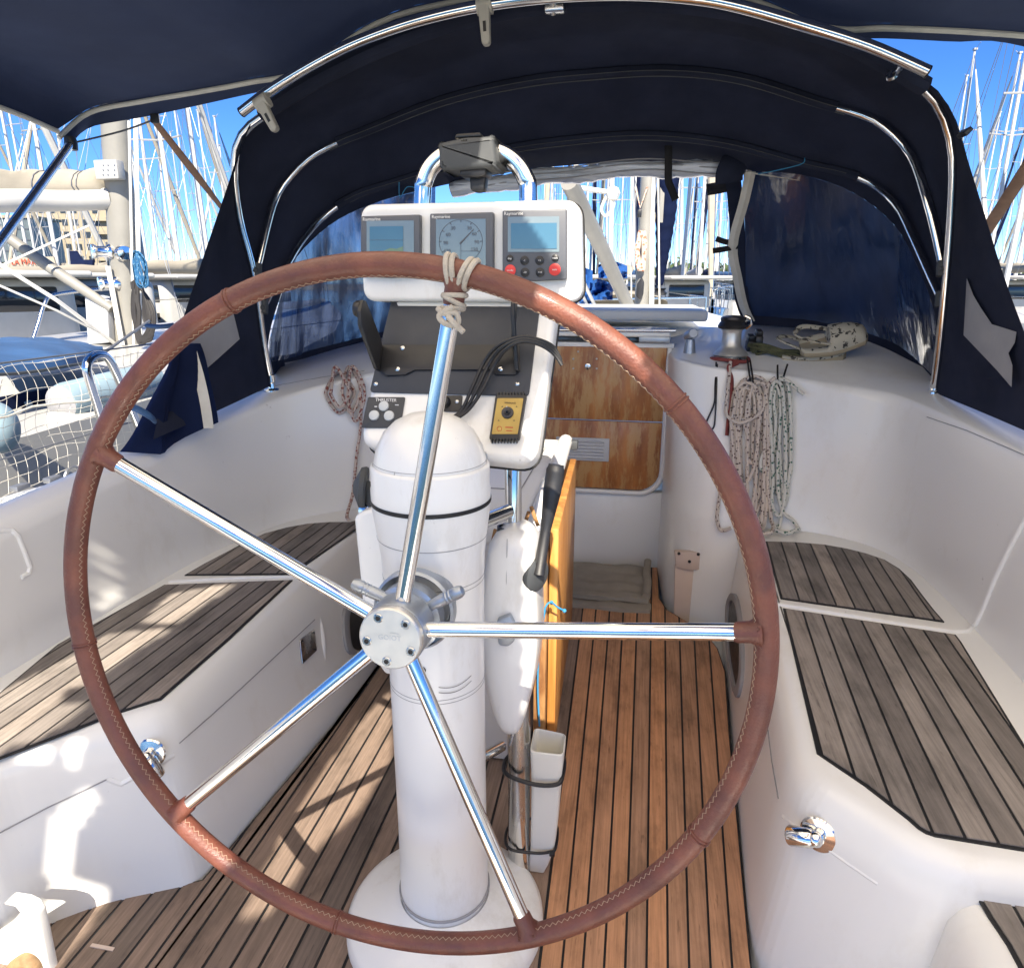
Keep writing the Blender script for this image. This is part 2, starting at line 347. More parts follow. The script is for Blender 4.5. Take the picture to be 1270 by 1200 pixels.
# ================================================================== COCKPIT MOULDING (own boat)
SB = MB()
def addsurf(mb): SB.add(mb.v, mb.f); return mb
cock = thing('cockpit', 'white fibreglass cockpit moulding with grey teak seats and teak sole around the wheel', 'cockpit', (-.3, 1.5, 0))
def planked(poly, z, name, mat, parent, d0, width, x0, warm=None, gap=.0055, bend=None, lab=None):
    """teak strips clipped from a panel; d0 = plank direction (2-D)"""
    n = V((-d0[1], d0[0])).normalized() if d0[0] or d0[1] else V((1, 0))
    if n.x < 0: n = -n
    k = MB(); k.prism([(p[0], p[1], z) for p in poly], (0, 0, .003))
    pl = MB(); inner = inset(poly, .006); ks = [V(p).dot(n) for p in inner]; a = x0
    while a > min(ks): a -= width
    rs = random.Random(int(z * 1000) + len(poly))
    while a < max(ks):
        q = clip(clip(inner, n * (a + gap / 2), n), n * (a + width - gap / 2), -n)
        if len(q) > 2:
            t = rs.random(); t = warm((a + width / 2), t) if warm else t * .85
            pl.prism([(p[0], p[1], z + .0025) for p in q], (0, 0, .0025), a=t)
        a += width
    o = pl.build(name, mat, parent, attr=True, smooth=False); k.build('caulking', MT['caulk'], o, smooth=False)
    if lab: o['label'] = lab
    return o
def bodyshell(top, bot, z0, z1, r=.03, n=5):
    """rounded-edge block: top polygon at z1 with a fillet r, bottom polygon at z0"""
    dn = lambda q: [(lerp(q[i][0], q[(i + 1) % len(q)][0], j / 6), lerp(q[i][1], q[(i + 1) % len(q)][1], j / 6)) for i in range(len(q)) for j in range(6)]
    top, bot = dn(top), dn(bot)
    mb = MB(); rows = []
    for tz in (0, .15, .3, .45, .6, .75, .88): rows.append([(lerp(b[0], t_[0], tz * (z1 - r - z0) / (z1 - z0)), lerp(b[1], t_[1], tz * (z1 - r - z0) / (z1 - z0)), lerp(z0, z1 - r, tz)) for t_, b in zip(top, bot)])
    mid = [(lerp(b[0], t[0], (z1 - r - z0) / (z1 - z0)), lerp(b[1], t[1], (z1 - r - z0) / (z1 - z0))) for b, t in zip(bot, top)]
    for i in range(n + 1):
        a = pi / 2 * i / n; q = inset(top, r * (1 - cos(a)))
        if i == 0: q = mid
        rows.append([(p[0], p[1], z1 - r + r * sin(a)) for p in q])
    mb.grid(rows, cv=True); mb.poly(rows[-1]); return mb
ZS = .40
# ---- starboard bench
top = [(.395, 2.45), (.375, 2.2), (.365, 1.77), (.318, 1.16), (.335, 1.08), (.45, .965), (.52, .93), (.95, .92), (.95, 2.45)]
bot = [(.36, 2.45), (.34, 2.1), (.315, 1.77), (.272, 1.16), (.272, 1.06), (.36, .96), (.48, .90), (.95, .90), (.95, 2.45)]
addsurf(bodyshell(rnd_corners(top, .06), rnd_corners(bot, .06), -.04, ZS, .04)).build('bench', MT['gel'], cock)
# ---- starboard helm seat, a step lower
top = [(.545, .985), (.50, .90), (.49, .70), (.50, .2), (.95, .2), (.95, .985)]
addsurf(bodyshell(rnd_corners(top, .06), rnd_corners([(.50, .99), (.455, .90), (.445, .70), (.455, .2), (.95, .2), (.95, .99)], .06), -.04, .345, .045)).build('helm_seat', MT['gel'], cock)
# ---- port bench
top = [(-.945, 2.45), (-.935, 2.2), (-.93, 1.7), (-.918, 1.1), (-.935, 1.055), (-1.06, .93), (-1.12, .86), (-1.14, .80), (-1.46, .80), (-1.46, 2.45)]
bot = [(-.83, 2.45), (-.82, 2.2), (-.81, 1.8), (-.868, 1.08), (-.88, 1.02), (-1.03, .955), (-1.12, .88), (-1.16, .84), (-1.46, .82), (-1.46, 2.45)]
addsurf(bodyshell(rnd_corners(top, .06), rnd_corners(bot, .06), -.04, ZS, .04)).build('bench', MT['gel'], cock)
SEATR = [(948, 672), (985, 673), (1022, 676), (1050, 681), (1074, 687), (1097, 695), (1115, 706), (1130, 720), (1144, 739), (1158, 757), (1171, 772), (968, 743)]
planked([tuple(PZ(x, y, ZS)[:2]) for x, y in SEATR], ZS, 'seat_planking', MT['seat'], cock, (.045, .6), .0462, .42, lab='small curved teak seat panel forward on the starboard bench')
SEATR2 = [(971, 755), (1185, 788), (1192, 797), (1268, 921), (1290, 960), (1290, 1062), (1270, 1056), (1160, 1038), (1148, 1034), (1138, 1028), (1126, 1017), (1072, 975), (1013, 935)]
planked([tuple(PZ(x, y, ZS)[:2]) for x, y in SEATR2], ZS, 'seat_planking', MT['seat'], cock, (.045, .6), .0462, .42, lab='long weathered teak seat panel on the starboard bench')
SEATR3 = [(1196, 1081), (1203, 1078), (1330, 1098), (1330, 1400), (1290, 1400), (1280, 1250), (1263, 1200), (1248, 1172), (1226, 1139), (1208, 1108)]
planked([tuple(PZ(x, y, .345)[:2]) for x, y in SEATR3], .345, 'seat_planking', MT['seat'], cock, (.02, .6), .0462, .42, lab='teak panel on the lower helm seat at bottom right')
SEATL = [(445, 645), (435, 648), (410, 648), (382, 650), (355, 655), (329, 662), (304, 673), (280, 686), (255, 699), (229, 714), (363, 713), (445, 655)]
planked([tuple(PZ(x, y, ZS)[:2]) for x, y in SEATL], ZS, 'seat_planking', MT['seat'], cock, (.01, .6), .047, -.97, lab='small curved teak seat panel forward on the port bench')
SEATL2 = [(204, 726), (363, 720), (285, 793), (200, 868), (150, 884), (60, 919), (0, 942), (-30, 955), (-30, 885), (0, 860), (72, 800)]
planked([tuple(PZ(x, y, ZS)[:2]) for x, y in SEATL2], ZS, 'seat_planking', MT['seat'], cock, (.01, .6), .047, -.97, lab='long teak seat panel with sun patches on the port bench')
# ---- sole
def solewarm(x, t): return .72 + .28 * t if x > -.17 else (.42 + .25 * t if x > -.3 else .0 + .5 * t)  # starboard planks more orange: warm reflected light put into the plank colour
outer = [(.262, .55), (.268, 1.06), (.31, 1.77), (.335, 2.1), (.325, 2.25), (.29, 2.36), (.22, 2.45), (.16, 2.52), (.132, 2.62), (.132, 2.94), (-.74, 2.94), (-.76, 2.6), (-.815, 2.2), (-.805, 1.8), (-.872, 1.04), (-1.02, .965), (-1.12, .89), (-1.16, .84), (-1.46, .82), (-1.46, .3), (.262, .3)]
k = MB(); k.prism([(x, y, -.02) for x, y in outer], (0, 0, .0215)); sol = MB(); rs = random.Random(3)
def shf(x, y):                                  # planks fan slightly: shift from their position at y=2.1
    t = (2.1 - y) / 1.05
    return t * (lerp(0, .03, (x + .85) / .705) if x < -.145 else lerp(.03, -.067, (x + .145) / .482))
inn = inset(outer, .004); w = .0497; x = -1.6
while x < .36:
    a, b = x + .003, x + w - .003
    if a > -.87:
        p0, p1 = V((a + shf(a, .3), .3)), V((a + shf(a, 3.), 3.)); q0, q1 = V((b + shf(b, .3), .3)), V((b + shf(b, 3.), 3.))
    else: p0, p1, q0, q1 = V((a, .3)), V((a, 3.)), V((b, .3)), V((b, 3.))
    na = V(((p1 - p0).y, -(p1 - p0).x)); nb = V(((q1 - q0).y, -(q1 - q0).x))
    q = clip(clip(inn, p0, na), q0, -nb)
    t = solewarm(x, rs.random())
    if len(q) > 2:
        cuts = [.3, 3.0]
        for c0, c1 in zip(cuts, cuts[1:]):
            qq = clip(clip(q, (0, c0 + .003), (0, 1)), (0, c1 - .003), (0, -1))
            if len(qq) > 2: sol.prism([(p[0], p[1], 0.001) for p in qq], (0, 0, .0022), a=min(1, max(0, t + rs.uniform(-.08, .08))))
    x += w
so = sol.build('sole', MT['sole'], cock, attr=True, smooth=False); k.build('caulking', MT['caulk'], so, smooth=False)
# ---- coamings: loft of rings bottom / face / chamfer / crest / outer edge / hull
def coaming(bt, cr, outr, hull, chs):
    n = 70
    def rs_(pts):
        s = spline(pts, 12); L = [0]
        for a, b in zip(s, s[1:]): L.append(L[-1] + (b - a).length)
        return s
    def res(pts):
        s = spline(pts, 12); m = len(s) - 1; return [s[0] if i == 0 else (s[-1] if i == n else s[int(i * m / n)].lerp(s[min(m, int(i * m / n) + 1)], i * m / n - int(i * m / n))) for i in range(n + 1)]
    B, Cc, O, H = res(bt), res(cr), res(outr), res(hull); rows = []
    for i in range(n + 1):
        b, c, o, h = B[i], Cc[i], O[i], H[i]; u = i / n; ch = lerp(chs[0], chs[1], min(1, max(0, (u - .35) / .5)))
        d = (c - b); out = (o - c); out.z = 0; out = out.normalized() if out.length > 1e-5 else V((0, 0, 0))
        base = V((b.x, b.y, -.05)); r = []
        r.append(base); r.append(b + (c - b) * 0); r.append(b + V((0, 0, .012)) + out * .004); r.append(b + V((0, 0, .035)) + out * .012)
        e = b.lerp(c, 1 - ch) - out * (.012 + .02 * ch)            # lower edge of the top chamfer
        for t in (.12, .3, .5, .7, .88): r.append((b + V((0, 0, .035)) + out * .012).lerp(e, t))
        r.append(e); r.append(e.lerp(c, .28) - out * .004); r.append(e.lerp(c, .7)); r.append(c - V((0, 0, .006)) - out * .0)
        r.append(c + out * .012); r.append(c.lerp(o, .5) + V((0, 0, .004))); r.append(o - out * .01); r.append(o - V((0, 0, .014)) + out * .004)
        r.append(h); r.append(h + out * .42 - V((0, 0, .03))); r.append(h + out * .46 + V((0, 0, .045))); r.append(h + out * .49 + V((0, 0, .045))); r.append(h + out * .5 - V((0, 0, .12))); r.append(h + out * .42 - V((0, 0, 1.3)))
        rows.append(r)
    mb = MB(); mb.grid(rows); return mb
z4 = ZS
Rb = [(.128, 2.97, z4), (.135, 2.80, z4), (.155, 2.62, z4), (.25, 2.50, z4), (.40, 2.46, z4), (.52, 2.435, z4), (.66, 2.395, z4), (.78, 2.31, z4), (.85, 2.15, z4), (.868, 1.93, z4), (.868, 1.7, z4), (.86, 1.3, z4), (.85, .9, z4), (.84, .4, z4), (.84, -.3, z4)]
Rc = [(.118, 2.97, .955), (.125, 2.84, .96), (.15, 2.70, .965), (.256, 2.635, .95), (.40, 2.64, .938), (.50, 2.63, .93), (.71, 2.46, .91), (.80, 2.40, .90), (.846, 2.30, .888), (.885, 2.05, .872), (.92, 1.8, .85), (.95, 1.3, .83), (.96, .9, .81), (.96, .4, .80), (.96, -.3, .80)]
Ro = [(.125, 3.30, 1.0), (.15, 3.30, 1.0), (.22, 3.30, 1.02), (.33, 3.28, 1.045), (.46, 3.22, 1.06), (.64, 3.14, 1.055), (.82, 3.02, 1.035), (.92, 2.88, 1.00), (.99, 2.70, .955), (1.05, 2.42, .915), (1.08, 2.1, .885), (1.10, 1.5, .86), (1.10, .9, .83), (1.10, .4, .82), (1.10, -.3, .82)]
Rh = [(.2, 3.5, .9), (.3, 3.5, .9), (.4, 3.5, .88), (.6, 3.5, .85), (.8, 3.42, .8), (.95, 3.3, .75), (1.08, 3.1, .68), (1.12, 2.9, .62), (1.15, 2.7, .58), (1.17, 2.42, .55), (1.18, 2.1, .55), (1.19, 1.5, .54), (1.19, .9, .53), (1.19, .4, .53), (1.19, -.3, .53)]
addsurf(coaming(Rb, Rc, Ro, Rh, (.03, .26))).build('coaming', MT['gel'], cock, ang=60)
Lb = [(-.745, 2.97, z4), (-.75, 2.8, z4), (-.78, 2.62, z4), (-.86, 2.49, z4), (-.99, 2.41, z4), (-1.12, 2.31, z4), (-1.23, 2.18, z4), (-1.30, 1.99, z4), (-1.335, 1.8, z4), (-1.35, 1.62, z4), (-1.355, 1.3, z4), (-1.355, .9, z4), (-1.355, .5, z4), (-1.35, .1, z4), (-1.35, -.3, z4)]
Lc = [(-.735, 2.97, .95), (-.74, 2.84, .95), (-.77, 2.72, .94), (-.88, 2.62, .935), (-1.054, 2.47, .905), (-1.17, 2.38, .88), (-1.27, 2.26, .85), (-1.335, 2.08, .81), (-1.37, 1.85, .782), (-1.383, 1.63, .758), (-1.375, 1.2, .735), (-1.37, .9, .725), (-1.37, .5, .72), (-1.36, .1, .72), (-1.36, -.3, .72)]
Lo = [(-.74, 3.30, 1.0), (-.78, 3.30, 1.0), (-.85, 3.29, 1.01), (-1.0, 3.22, 1.02), (-1.22, 3.05, .985), (-1.38, 2.85, .94), (-1.46, 2.62, .90), (-1.475, 2.35, .85), (-1.475, 2.02, .805), (-1.462, 1.68, .772), (-1.445, 1.2, .745), (-1.44, .9, .735), (-1.44, .5, .73), (-1.43, .1, .73), (-1.43, -.3, .73)]
Lh = [(-.8, 3.5, .9), (-.85, 3.5, .9), (-.95, 3.5, .88), (-1.15, 3.5, .82), (-1.4, 3.35, .72), (-1.50, 3.1, .64), (-1.54, 2.8, .58), (-1.55, 2.4, .55), (-1.55, 2.1, .54), (-1.54, 1.7, .535), (-1.53, 1.2, .53), (-1.52, .9, .53), (-1.52, .5, .53), (-1.51, .1, .53), (-1.5, -.3, .53)]
addsurf(coaming(Lb, Lc, Lo, Lh, (.04, .17))).build('coaming', MT['gel'], cock, ang=60)
TREE = BVHTree.FromPolygons(SB.v, SB.f)
def surf(x, y, off=0.0):                                     # point of the moulding seen at that place, lifted along its normal
    d = ray(x, y).normalized(); h = TREE.ray_cast(CAM, d)
    if h[0] is None: return PZ(x, y, .4)
    n = h[1]
    if n.dot(d) > 0: n = -n
    return h[0] + n * off
def sline(pts, off=.001, n=9):
    out = []
    for (x0, y0), (x1, y1) in zip(pts, pts[1:]): out += [surf(lerp(x0, x1, i / n), lerp(y0, y1, i / n), off) for i in range(n)]
    return out + [surf(*pts[-1], off)]
# white lips of the locker lids between the teak panels
lip = MB()
lip.tube(sline(((958, 749), (1040, 762), (1120, 775), (1180, 784), (1200, 783), (1212, 772), (1222, 750), (1236, 715), (1252, 682), (1269, 650), (1285, 622)), .001, 5), .0065, 8)
lip.tube(sline(((-15, 659), (14, 657), (22, 664), (30, 684), (37, 703), (35, 711), (26, 716)), .0, 5), .006, 8)
lip.tube(sline(((210, 722), (300, 717), (392, 715)), .001), .006, 8)
lip.each('lid_lip', MT['gel'], cock)
# ---- bulkhead below the companionway, and the cabin front round it
bk = MB(); bk.box((-.31, 2.985, .155), (.90, .05, .39), bev=.012); bk.box((-.31, 2.99, .985), (.9, .05, .02))
bk.build('bulkhead', MT['gel'], cock)
# ---- locker lid seams on the bench fronts and the aft faces
sm = MB()
sm.tube(sline(((222, 921), (260, 888), (300, 852), (345, 810), (390, 768)), .0014), .0013, 5)
sm.tube(sline(((-20, 1042), (60, 1000), (132, 966)), .0014), .0014, 5)
sm.tube(sline(((953, 905), (958, 945), (966, 990)), .0014), .0012, 5)
sm.tube(sline(((1150, 517), (1200, 534), (1275, 566)), .0012), .001, 5); sm.tube(sline(((255, 506), (300, 492), (345, 478), (400, 468), (452, 460)), .0012), .0012, 5)
sm.each('lid_seam', MT['greypatch'], cock)
ld = MB(); ld.tube(sline(((134, 966), (150, 972), (185, 953), (216, 936)), -.005), .008, 8); ld.tube(sline(((970, 1012), (1000, 1034), (1050, 1070), (1088, 1096)), -.0055), .0068, 8)
ld.each('lid_lip', MT['gel'], cock)
# shallow vertical rib in the port bench front
rb = MB(); rb.tube(sline(((398, 765), (401, 790), (404, 820)), -.006), [.006 + .007 * sin(pi * i / 18) for i in range(19)], 10); rb.build('rib', MT['gel'], cock)
# ---- turn-button latches
def latch(px, py, Y, n, turn, lab):
    p = surf(px, py); n = V(n).normalized(); u = V((0, 0, 1)).cross(n).normalized(); v = n.cross(u)
    a = MB(); a.lathe([(.0, 0), (.031, 0), (.032, .003), (.029, .006), (.013, .008), (.012, .012)], p, n, 28); o = a.build('locker_latch', MT['steel'], cock); o['label'] = lab
    h = MB(); d = (u * cos(turn) + v * sin(turn)); q = p + n * .018
    h.tube([q + d * .000, q + d * .008, q + d * .044, q + d * .047], [.011, .0165, .0175, .0155], 18); h.ball(q, .014, 12); h.build('handle', MT['steel'], o)
latch(1016, 1034, 1.0, (-.55, -.83, .1), radians(203), 'chrome turn latch on the aft face of the starboard bench')
latch(186, 933, 1.02, (.3, -.95, .12), radians(-70), 'chrome turn latch on the aft face of the port bench')
# ---- cubby openings in the bench fronts
def cubby(pts, X, lab, inboard):
    P = [surf(x, y, .001) for x, y in pts]; c = sum(P, V()) / len(P); s = V((inboard, 0, 0))
    fr = MB(); outr = [p + (p - c) * .2 for p in P]; n = len(P)
    rows = [[p - s * .02 for p in outr], [p + s * .008 for p in outr], [p + s * .013 for p in [a.lerp(b, .4) for a, b in zip(outr, P)]], [p + s * .010 for p in P], [p - s * .012 for p in P]]
    fr.grid(rows, cv=True); o = fr.build('cubby_frame', MT['greypatch'], cock); o['label'] = lab
    d = MB(); d.add([c + s * .003] + [p + s * .003 for p in P], [[0, i + 1, (i + 1) % len(P) + 1] for i in range(len(P))]); d.build('cubby_recess', MT['black'], o)
def rq(pts, n=5): return [tuple(p) for p in spline([V((x, y, 0)) for x, y in pts], n, True)]
cubby([(p[0], p[1]) for p in rq([(909, 745), (916, 752), (921, 790), (921, 830), (916, 852), (911, 835), (906, 800), (905, 760)])], .318, 'narrow oval storage opening in the starboard bench front', -1)
cubby([(p[0], p[1]) for p in rq([(430, 764), (438, 752), (462, 746), (490, 760), (488, 790), (462, 806), (440, 806), (432, 796)])], -.845, 'dark storage opening in the port bench front behind the wheel hub', 1)
# ---- small engraved plate on the port bench front
P = [surf(x, y, .002) for x, y in ((370, 793), (388, 780), (391, 806), (373, 823))]; pl = MB(); pl.prism(P, (.004, 0, 0), .001); o = pl.build('name_plate', MT['steel2'], cock); sc = MB()
for p in P: sc.ball(p.lerp(sum(P, V()) / 4, .2) + V((.005, 0, 0)), .003, 8)
sc.build('screw', MT['black'], o)
# ---- beige strip with its screwed holder on the starboard bulkhead foot
yb = surf(855, 690).y + .004; S = [PY(836, 681, yb), PY(874, 682, yb), PY(875, 699, yb), PY(870, 703, yb), PY(855, 704, yb), PY(838, 700, yb)]
hd = MB(); hd.prism(S, (0, -.028, 0), .004); o = hd.build('strip_holder', MT['pinkbeige'], cock); sc = MB()
for x, y in ((842, 686), (866, 687), (855, 696)): sc.lathe([(.006, 0), (.006, .003), (.003, .0035)], PY(x, y, yb - .0285), (0, -1, .1), 12)
sc.build('screw', MT['ink'], o)
st = MB(); st.prism([PY(837, 699, yb - .006), PY(870, 702, yb - .006), PY(867, 790, yb - .004), PY(835, 790, yb - .004)], (0, -.012, 0), .002); st.build('vinyl_strip', MT['pinkbeige'], cock)
# ================================================================== CABIN TOP, HATCH, COMPANIONWAY
cab = thing('cabin_top', 'white cabin top with beige sliding hatch garage seen through the windscreen', 'cabin roof', (-.3, 3.6, 1))
g = MB(); g.prism(rnd_corners([(-1.15, 3.32, .9), (.62, 3.32, .9), (.45, 6.2, .9), (-.95, 6.2, .9)], .2), (0, 0, .13), .03, 3); g.build('roof', MT['gel'], cab)
g = MB(); g.box((-.33, 3.7, 1.094), (1.25, .86, .05), bev=.014, seg=3); g.build('hatch_garage', MT['plastic'], cab)
g = MB(); g.box((-.31, 3.12, 1.033), (.86, .36, .022), bev=.006); g.build('hatch_lip', MT['gel'], cab)
g = MB(); g.box((-.31, 3.15, 1.006), (.84, .30, .026), bev=.004); g.build('hatch_glass', MT['hatchgrey'], cab)
g = MB(); g.tube([PY(690, 409, 2.93), PY(838, 410, 2.93)], .0065, 10); g.build('hatch_rail', MT['steel'], cab)
g = MB(); g.box(PY(812, 421, 2.95), (.13, .03, .03), bev=.008); g.build('hatch_handle', MT['alublue'], cab)
g = MB(); p = PY(855, 437, 2.80); g.lathe([(.026, -.02), (.02, .03), (.017, .05)], p, (0, 0, 1), 20); g.lathe([(.0, -.032), (.019, -.032), (.019, .03), (.016, .034), (0, .034)], p + V((0, 0, .068)), (.25, -1, .25), 20); g.build('rail_end', MT['alublue'], cab)
def board(px0, y0, y1, name, label, rounded):
    pts = [(-.725, y0), (.112, y0), (.112, y1), (-.725, y1)]
    if rounded:
        pts = [(-.725, y1), (-.725, y0 + .09)] + [(-.635 - .09 * cos(pi / 2 * t / 6), y0 + .09 - .09 * sin(pi / 2 * t / 6)) for t in range(1, 7)] + [(.022 + .09 * sin(pi / 2 * t / 6), y0 + .09 - .09 * cos(pi / 2 * t / 6)) for t in range(0, 7)] + [(.112, y1)]
    r = thing(name, label, 'washboard', (-.3, 2.96, y0)); b = MB(); b.prism([(x, 2.955, z) for x, z in pts], (0, .02, 0), .002); b.build('panel', MT['plywood'], r); return r
up = board(0, .667, .978, 'companionway_board', 'upper worn varnished companionway board with a round lock', False)
lo = board(0, .358, .661, 'companionway_board', 'lower worn varnished companionway board with a grey louvred vent', True)
g = MB(); p = PY(729, 454, 2.953); g.lathe([(.0, 0), (.014, 0), (.013, .006), (.009, .008), (0, .008)], p, (0, -1, 0), 20); g.build('lock', MT['steel2'], up)
for x, y in ((711, 445), (740, 445), (711, 457), (740, 457), (717, 436)):
    s = MB(); s.lathe([(.0, 0), (.0045, 0), (.003, .002), (0, .002)], PY(x, y, 2.954), (0, -1, 0), 10); s.build('screw', MT['hem'], up)
A, B_ = PY(690, 541, 2.953), PY(755, 572, 2.953); c = (A + B_) / 2; v = MB(); v.box((c.x, 2.949, c.z), (B_.x - A.x, .010, A.z - B_.z), bev=.003)
vo = v.build('vent', MT['nonskid'], lo); sl = MB()
for i in range(6): sl.box((c.x - .004, 2.944, lerp(A.z - .016, B_.z + .014, i / 5)), (.84 * (B_.x - A.x), .008, .009), Matrix.Rotation(.6, 3, 'X'), .001)
sl.build('louvre', MT['nonskid'], vo)
fr = MB(); zf = .345; path = [(.124, 2.95, .98), (.124, 2.95, zf + .11)] + [(.022 + .102 * cos(pi / 2 * t / 8), 2.95, zf + .102 - .102 * sin(pi / 2 * t / 8)) for t in range(0, 9)] + [(-.72, 2.95, zf)]
fr.tube(path, .011, 10); fr.build('companionway_frame', MT['gel'], cab)
fm = thing('doormat', 'folded grey beige towel lying on the sole below the companionway', 'mat', (-.06, 2.7, 0))
def cloth_slab(x0, x1, y0, y1, z, h, seed):
    rs = random.Random(seed); nx, ny = 26, 18; tp = []
    for i in range(nx + 1):
        tp.append([V((lerp(x0, x1, i / nx) + .004 * sin(j * 1.1), lerp(y0, y1, j / ny) + .005 * sin(i * .5 + seed), z + h * (1 - .0 * i) + .004 * sin(i * .7 + j * .4 + seed) + .003 * sin(j * 1.3))) for j in range(ny + 1)])
    mb = MB(); mb.grid(tp); ed = [r[0] for r in tp] + tp[-1][1:] + [r[-1] for r in tp[::-1]][1:] + tp[0][::-1][1:-1]
    mb.grid([[V((p.x, p.y, z)) for p in ed], [p + V((0, 0, 0)) for p in ed]], cv=True); return mb
cloth_slab(-.40, .092, 2.47, 2.86, .003, .014, 1).build('lower_fold', MT['towel'], fm)
cloth_slab(-.42, .085, 2.53, 2.87, .018, .018, 4).build('upper_fold', MT['towel'], fm)
t = MB(); t.tube(spline([(.075, 2.54, .045), (.082, 2.65, .055), (.078, 2.76, .05), (.083, 2.87, .06)], 6), [.016] * 19, 10, flat=.8); t.build('rolled_edge', MT['towel'], fm)
# ================================================================== STEERING WHEEL
WC = V((-.322, .814, .763)); WR = .5; tl = radians(4.3)
wn = V((0, -cos(tl), sin(tl))); wu = V((1, 0, 0)); wv = V((0, sin(tl), cos(tl)))
PHI = radians(11.5)
def wp(ang, r, off=0.0): return WC + (wu * sin(ang) + wv * cos(ang)) * r + wn * off    # ang clockwise from top
wheel = thing('steering_wheel', 'large five-spoke steering wheel with stitched brown leather rim', 'wheel', WC)
RR = .0155
rm = MB(); rm.tube([wp(2 * pi * i / 160, WR) for i in range(160)], RR, 18, closed=True); rim = rm.build('rim', MT['leather'], wheel)
sp = [PHI - 2 * pi * i / 5 for i in range(5)]
zz = MB(); pts = []
NZ = 620
for i in range(NZ):
    a = 2 * pi * i / NZ; ph = radians(16 if i % 2 else 32); r = RR + .0006
    pts.append(wp(a, WR - r * cos(ph), r * sin(ph)))
zz.tube(pts, .00045, 4, closed=True); zz.build('stitching', MT['thread'], rim)
sr = MB()
for i in range(5):
    a = sp[i] + pi / 5
    for da in (-.005, .0045):
        c = wp(a + da, WR); rad = (wu * sin(a + da) + wv * cos(a + da)); sr.tube([c + (rad * cos(2 * pi * k / 18) + wn * sin(2 * pi * k / 18)) * (RR + .0002) for k in range(18)], .0016, 6, closed=True)
sr.build('seam', MT['leather'], rim)
for a in sp:
    s = MB(); s.tube([wp(a, .035, -.028), wp(a, WR - .045, -.0005), wp(a, WR - .012, 0)], .0115, 18); s.build('spoke', MT['steel'], wheel)
    s = MB(); s.tube([wp(a, WR - .038, -.001), wp(a, WR - .035), wp(a, WR - .02), wp(a, WR - .008)], [.0122, .0135, .014, .020], 16); s.tube([wp(a, WR - .012 + .002 * ((i % 2) * 2 - 1), .0155) + (wu * cos(a) - wv * sin(a)) * lerp(-.014, .014, i / 9) for i in range(10)], .0008, 4); s.build('spoke_sleeve', MT['leather'], wheel)
hb = MB(); hb.lathe([(.0, .004), (.0435, .004), (.0455, .002), (.046, -.001), (.046, -.008)], WC, wn, 48); hub = hb.build('hub_plate', MT['alu'], wheel)
for i in range(5):
    a = sp[i] + radians(33); b = MB(); p = wp(a, .034, .004); b.lathe([(.0068, 0), (.0068, .0012), (.0058, .002), (.0036, .002), (.0034, .0005)], p, wn, 20, cap=False); bo = b.build('bolt', MT['steel2'], hub)
    b = MB(); b.lathe([(.0, .0007), (.0036, .0007)], p, wn, 12, cap=False); b.build('socket', MT['ink'], bo)
hb = MB(); hb.lathe([(.046, -.009), (.0475, -.012), (.0475, -.055), (.043, -.058), (.043, -.064), (.052, -.067), (.052, -.092), (.046, -.097)], WC, wn, 44); hb.build('hub_barrel', MT['alublue'], wheel)
text('GOIOT', .0105, wp(0, .002, .0043) + wu * .000, wu, wv, MT['greybtn'], hub, 'engraving', .0001)
e = MB(); e.tube([wp(0, 0, .0046) + wu * (.004 + .013 * cos(t)) + wv * (.006 + .004 * sin(t)) for t in [pi * .2 + i * .08 for i in range(16)]], .0004, 4); e.build('emblem', MT['greybtn'], hub)
# brake knob handles sit on the pedestal side
# ---- white cord lashed round the rim and the top spoke
kn = thing('cord_lashing', 'white cord knotted around the wheel rim at the top spoke', 'cord', wp(PHI, WR))
k = MB(); a0 = sp[0]; ax = wu * sin(a0) + wv * cos(a0); sd = wu * cos(a0) - wv * sin(a0)
for o0_, o1_ in ((-.017, -.006), (-.0095, .001), (.013, .004), (.0205, .0115)):       # each turn leans in towards the spoke
    pp = []
    for i in range(24):
        t = 2 * pi * i / 24; a = a0 + lerp(o0_, o1_, .5 - .5 * cos(t)) / WR
        c = wp(a, WR); rad = wu * sin(a) + wv * cos(a); pp.append(c + (rad * cos(t) + wn * sin(t)) * (RR + .0028))
    pp = pp[::-1]; k.tube([wp(a0 + lerp(o0_, o1_, .5 + .5 * cos(2 * pi * i / 24)) / WR, WR) + ((wu * sin(a0) + wv * cos(a0)) * -cos(2 * pi * i / 24) + wn * sin(2 * pi * i / 24)) * (RR + .0028) for i in range(24)], .0036, 8, closed=True)
k.build('rim_turns', MT['cord'], kn)
k = MB()
def wrap(r0, tilt, rad=.0138): c = wp(a0, r0, -.001); return [c + (sd * cos(2 * pi * i / 20) + wn * sin(2 * pi * i / 20)) * rad + ax * tilt * cos(2 * pi * i / 20) for i in range(20)]
for r0, tlt in ((.472, .003), (.466, -.004), (.456, .003)): k.tube(wrap(r0, tlt), .0034, 8, closed=True)
c = wp(a0, .449, .016)
k.tube(spline([c - sd * .013 + ax * .004, c - sd * .003 + wn * .005, c + sd * .010 + ax * .003, c + sd * .015 - ax * .008, c + sd * .003 - ax * .012 + wn * .004, c - sd * .008 - ax * .004 + wn * .006, c + sd * .006 + ax * .010 + wn * .003], 6), .0036, 8)
k.tube(spline([c + wn * .003, c + sd * .010 - ax * .008 + wn * .005, c + sd * .019 - ax * .014, c + sd * .024 - ax * .017], 5), .0038, 8)
k.build('knot', MT['cord'], kn)
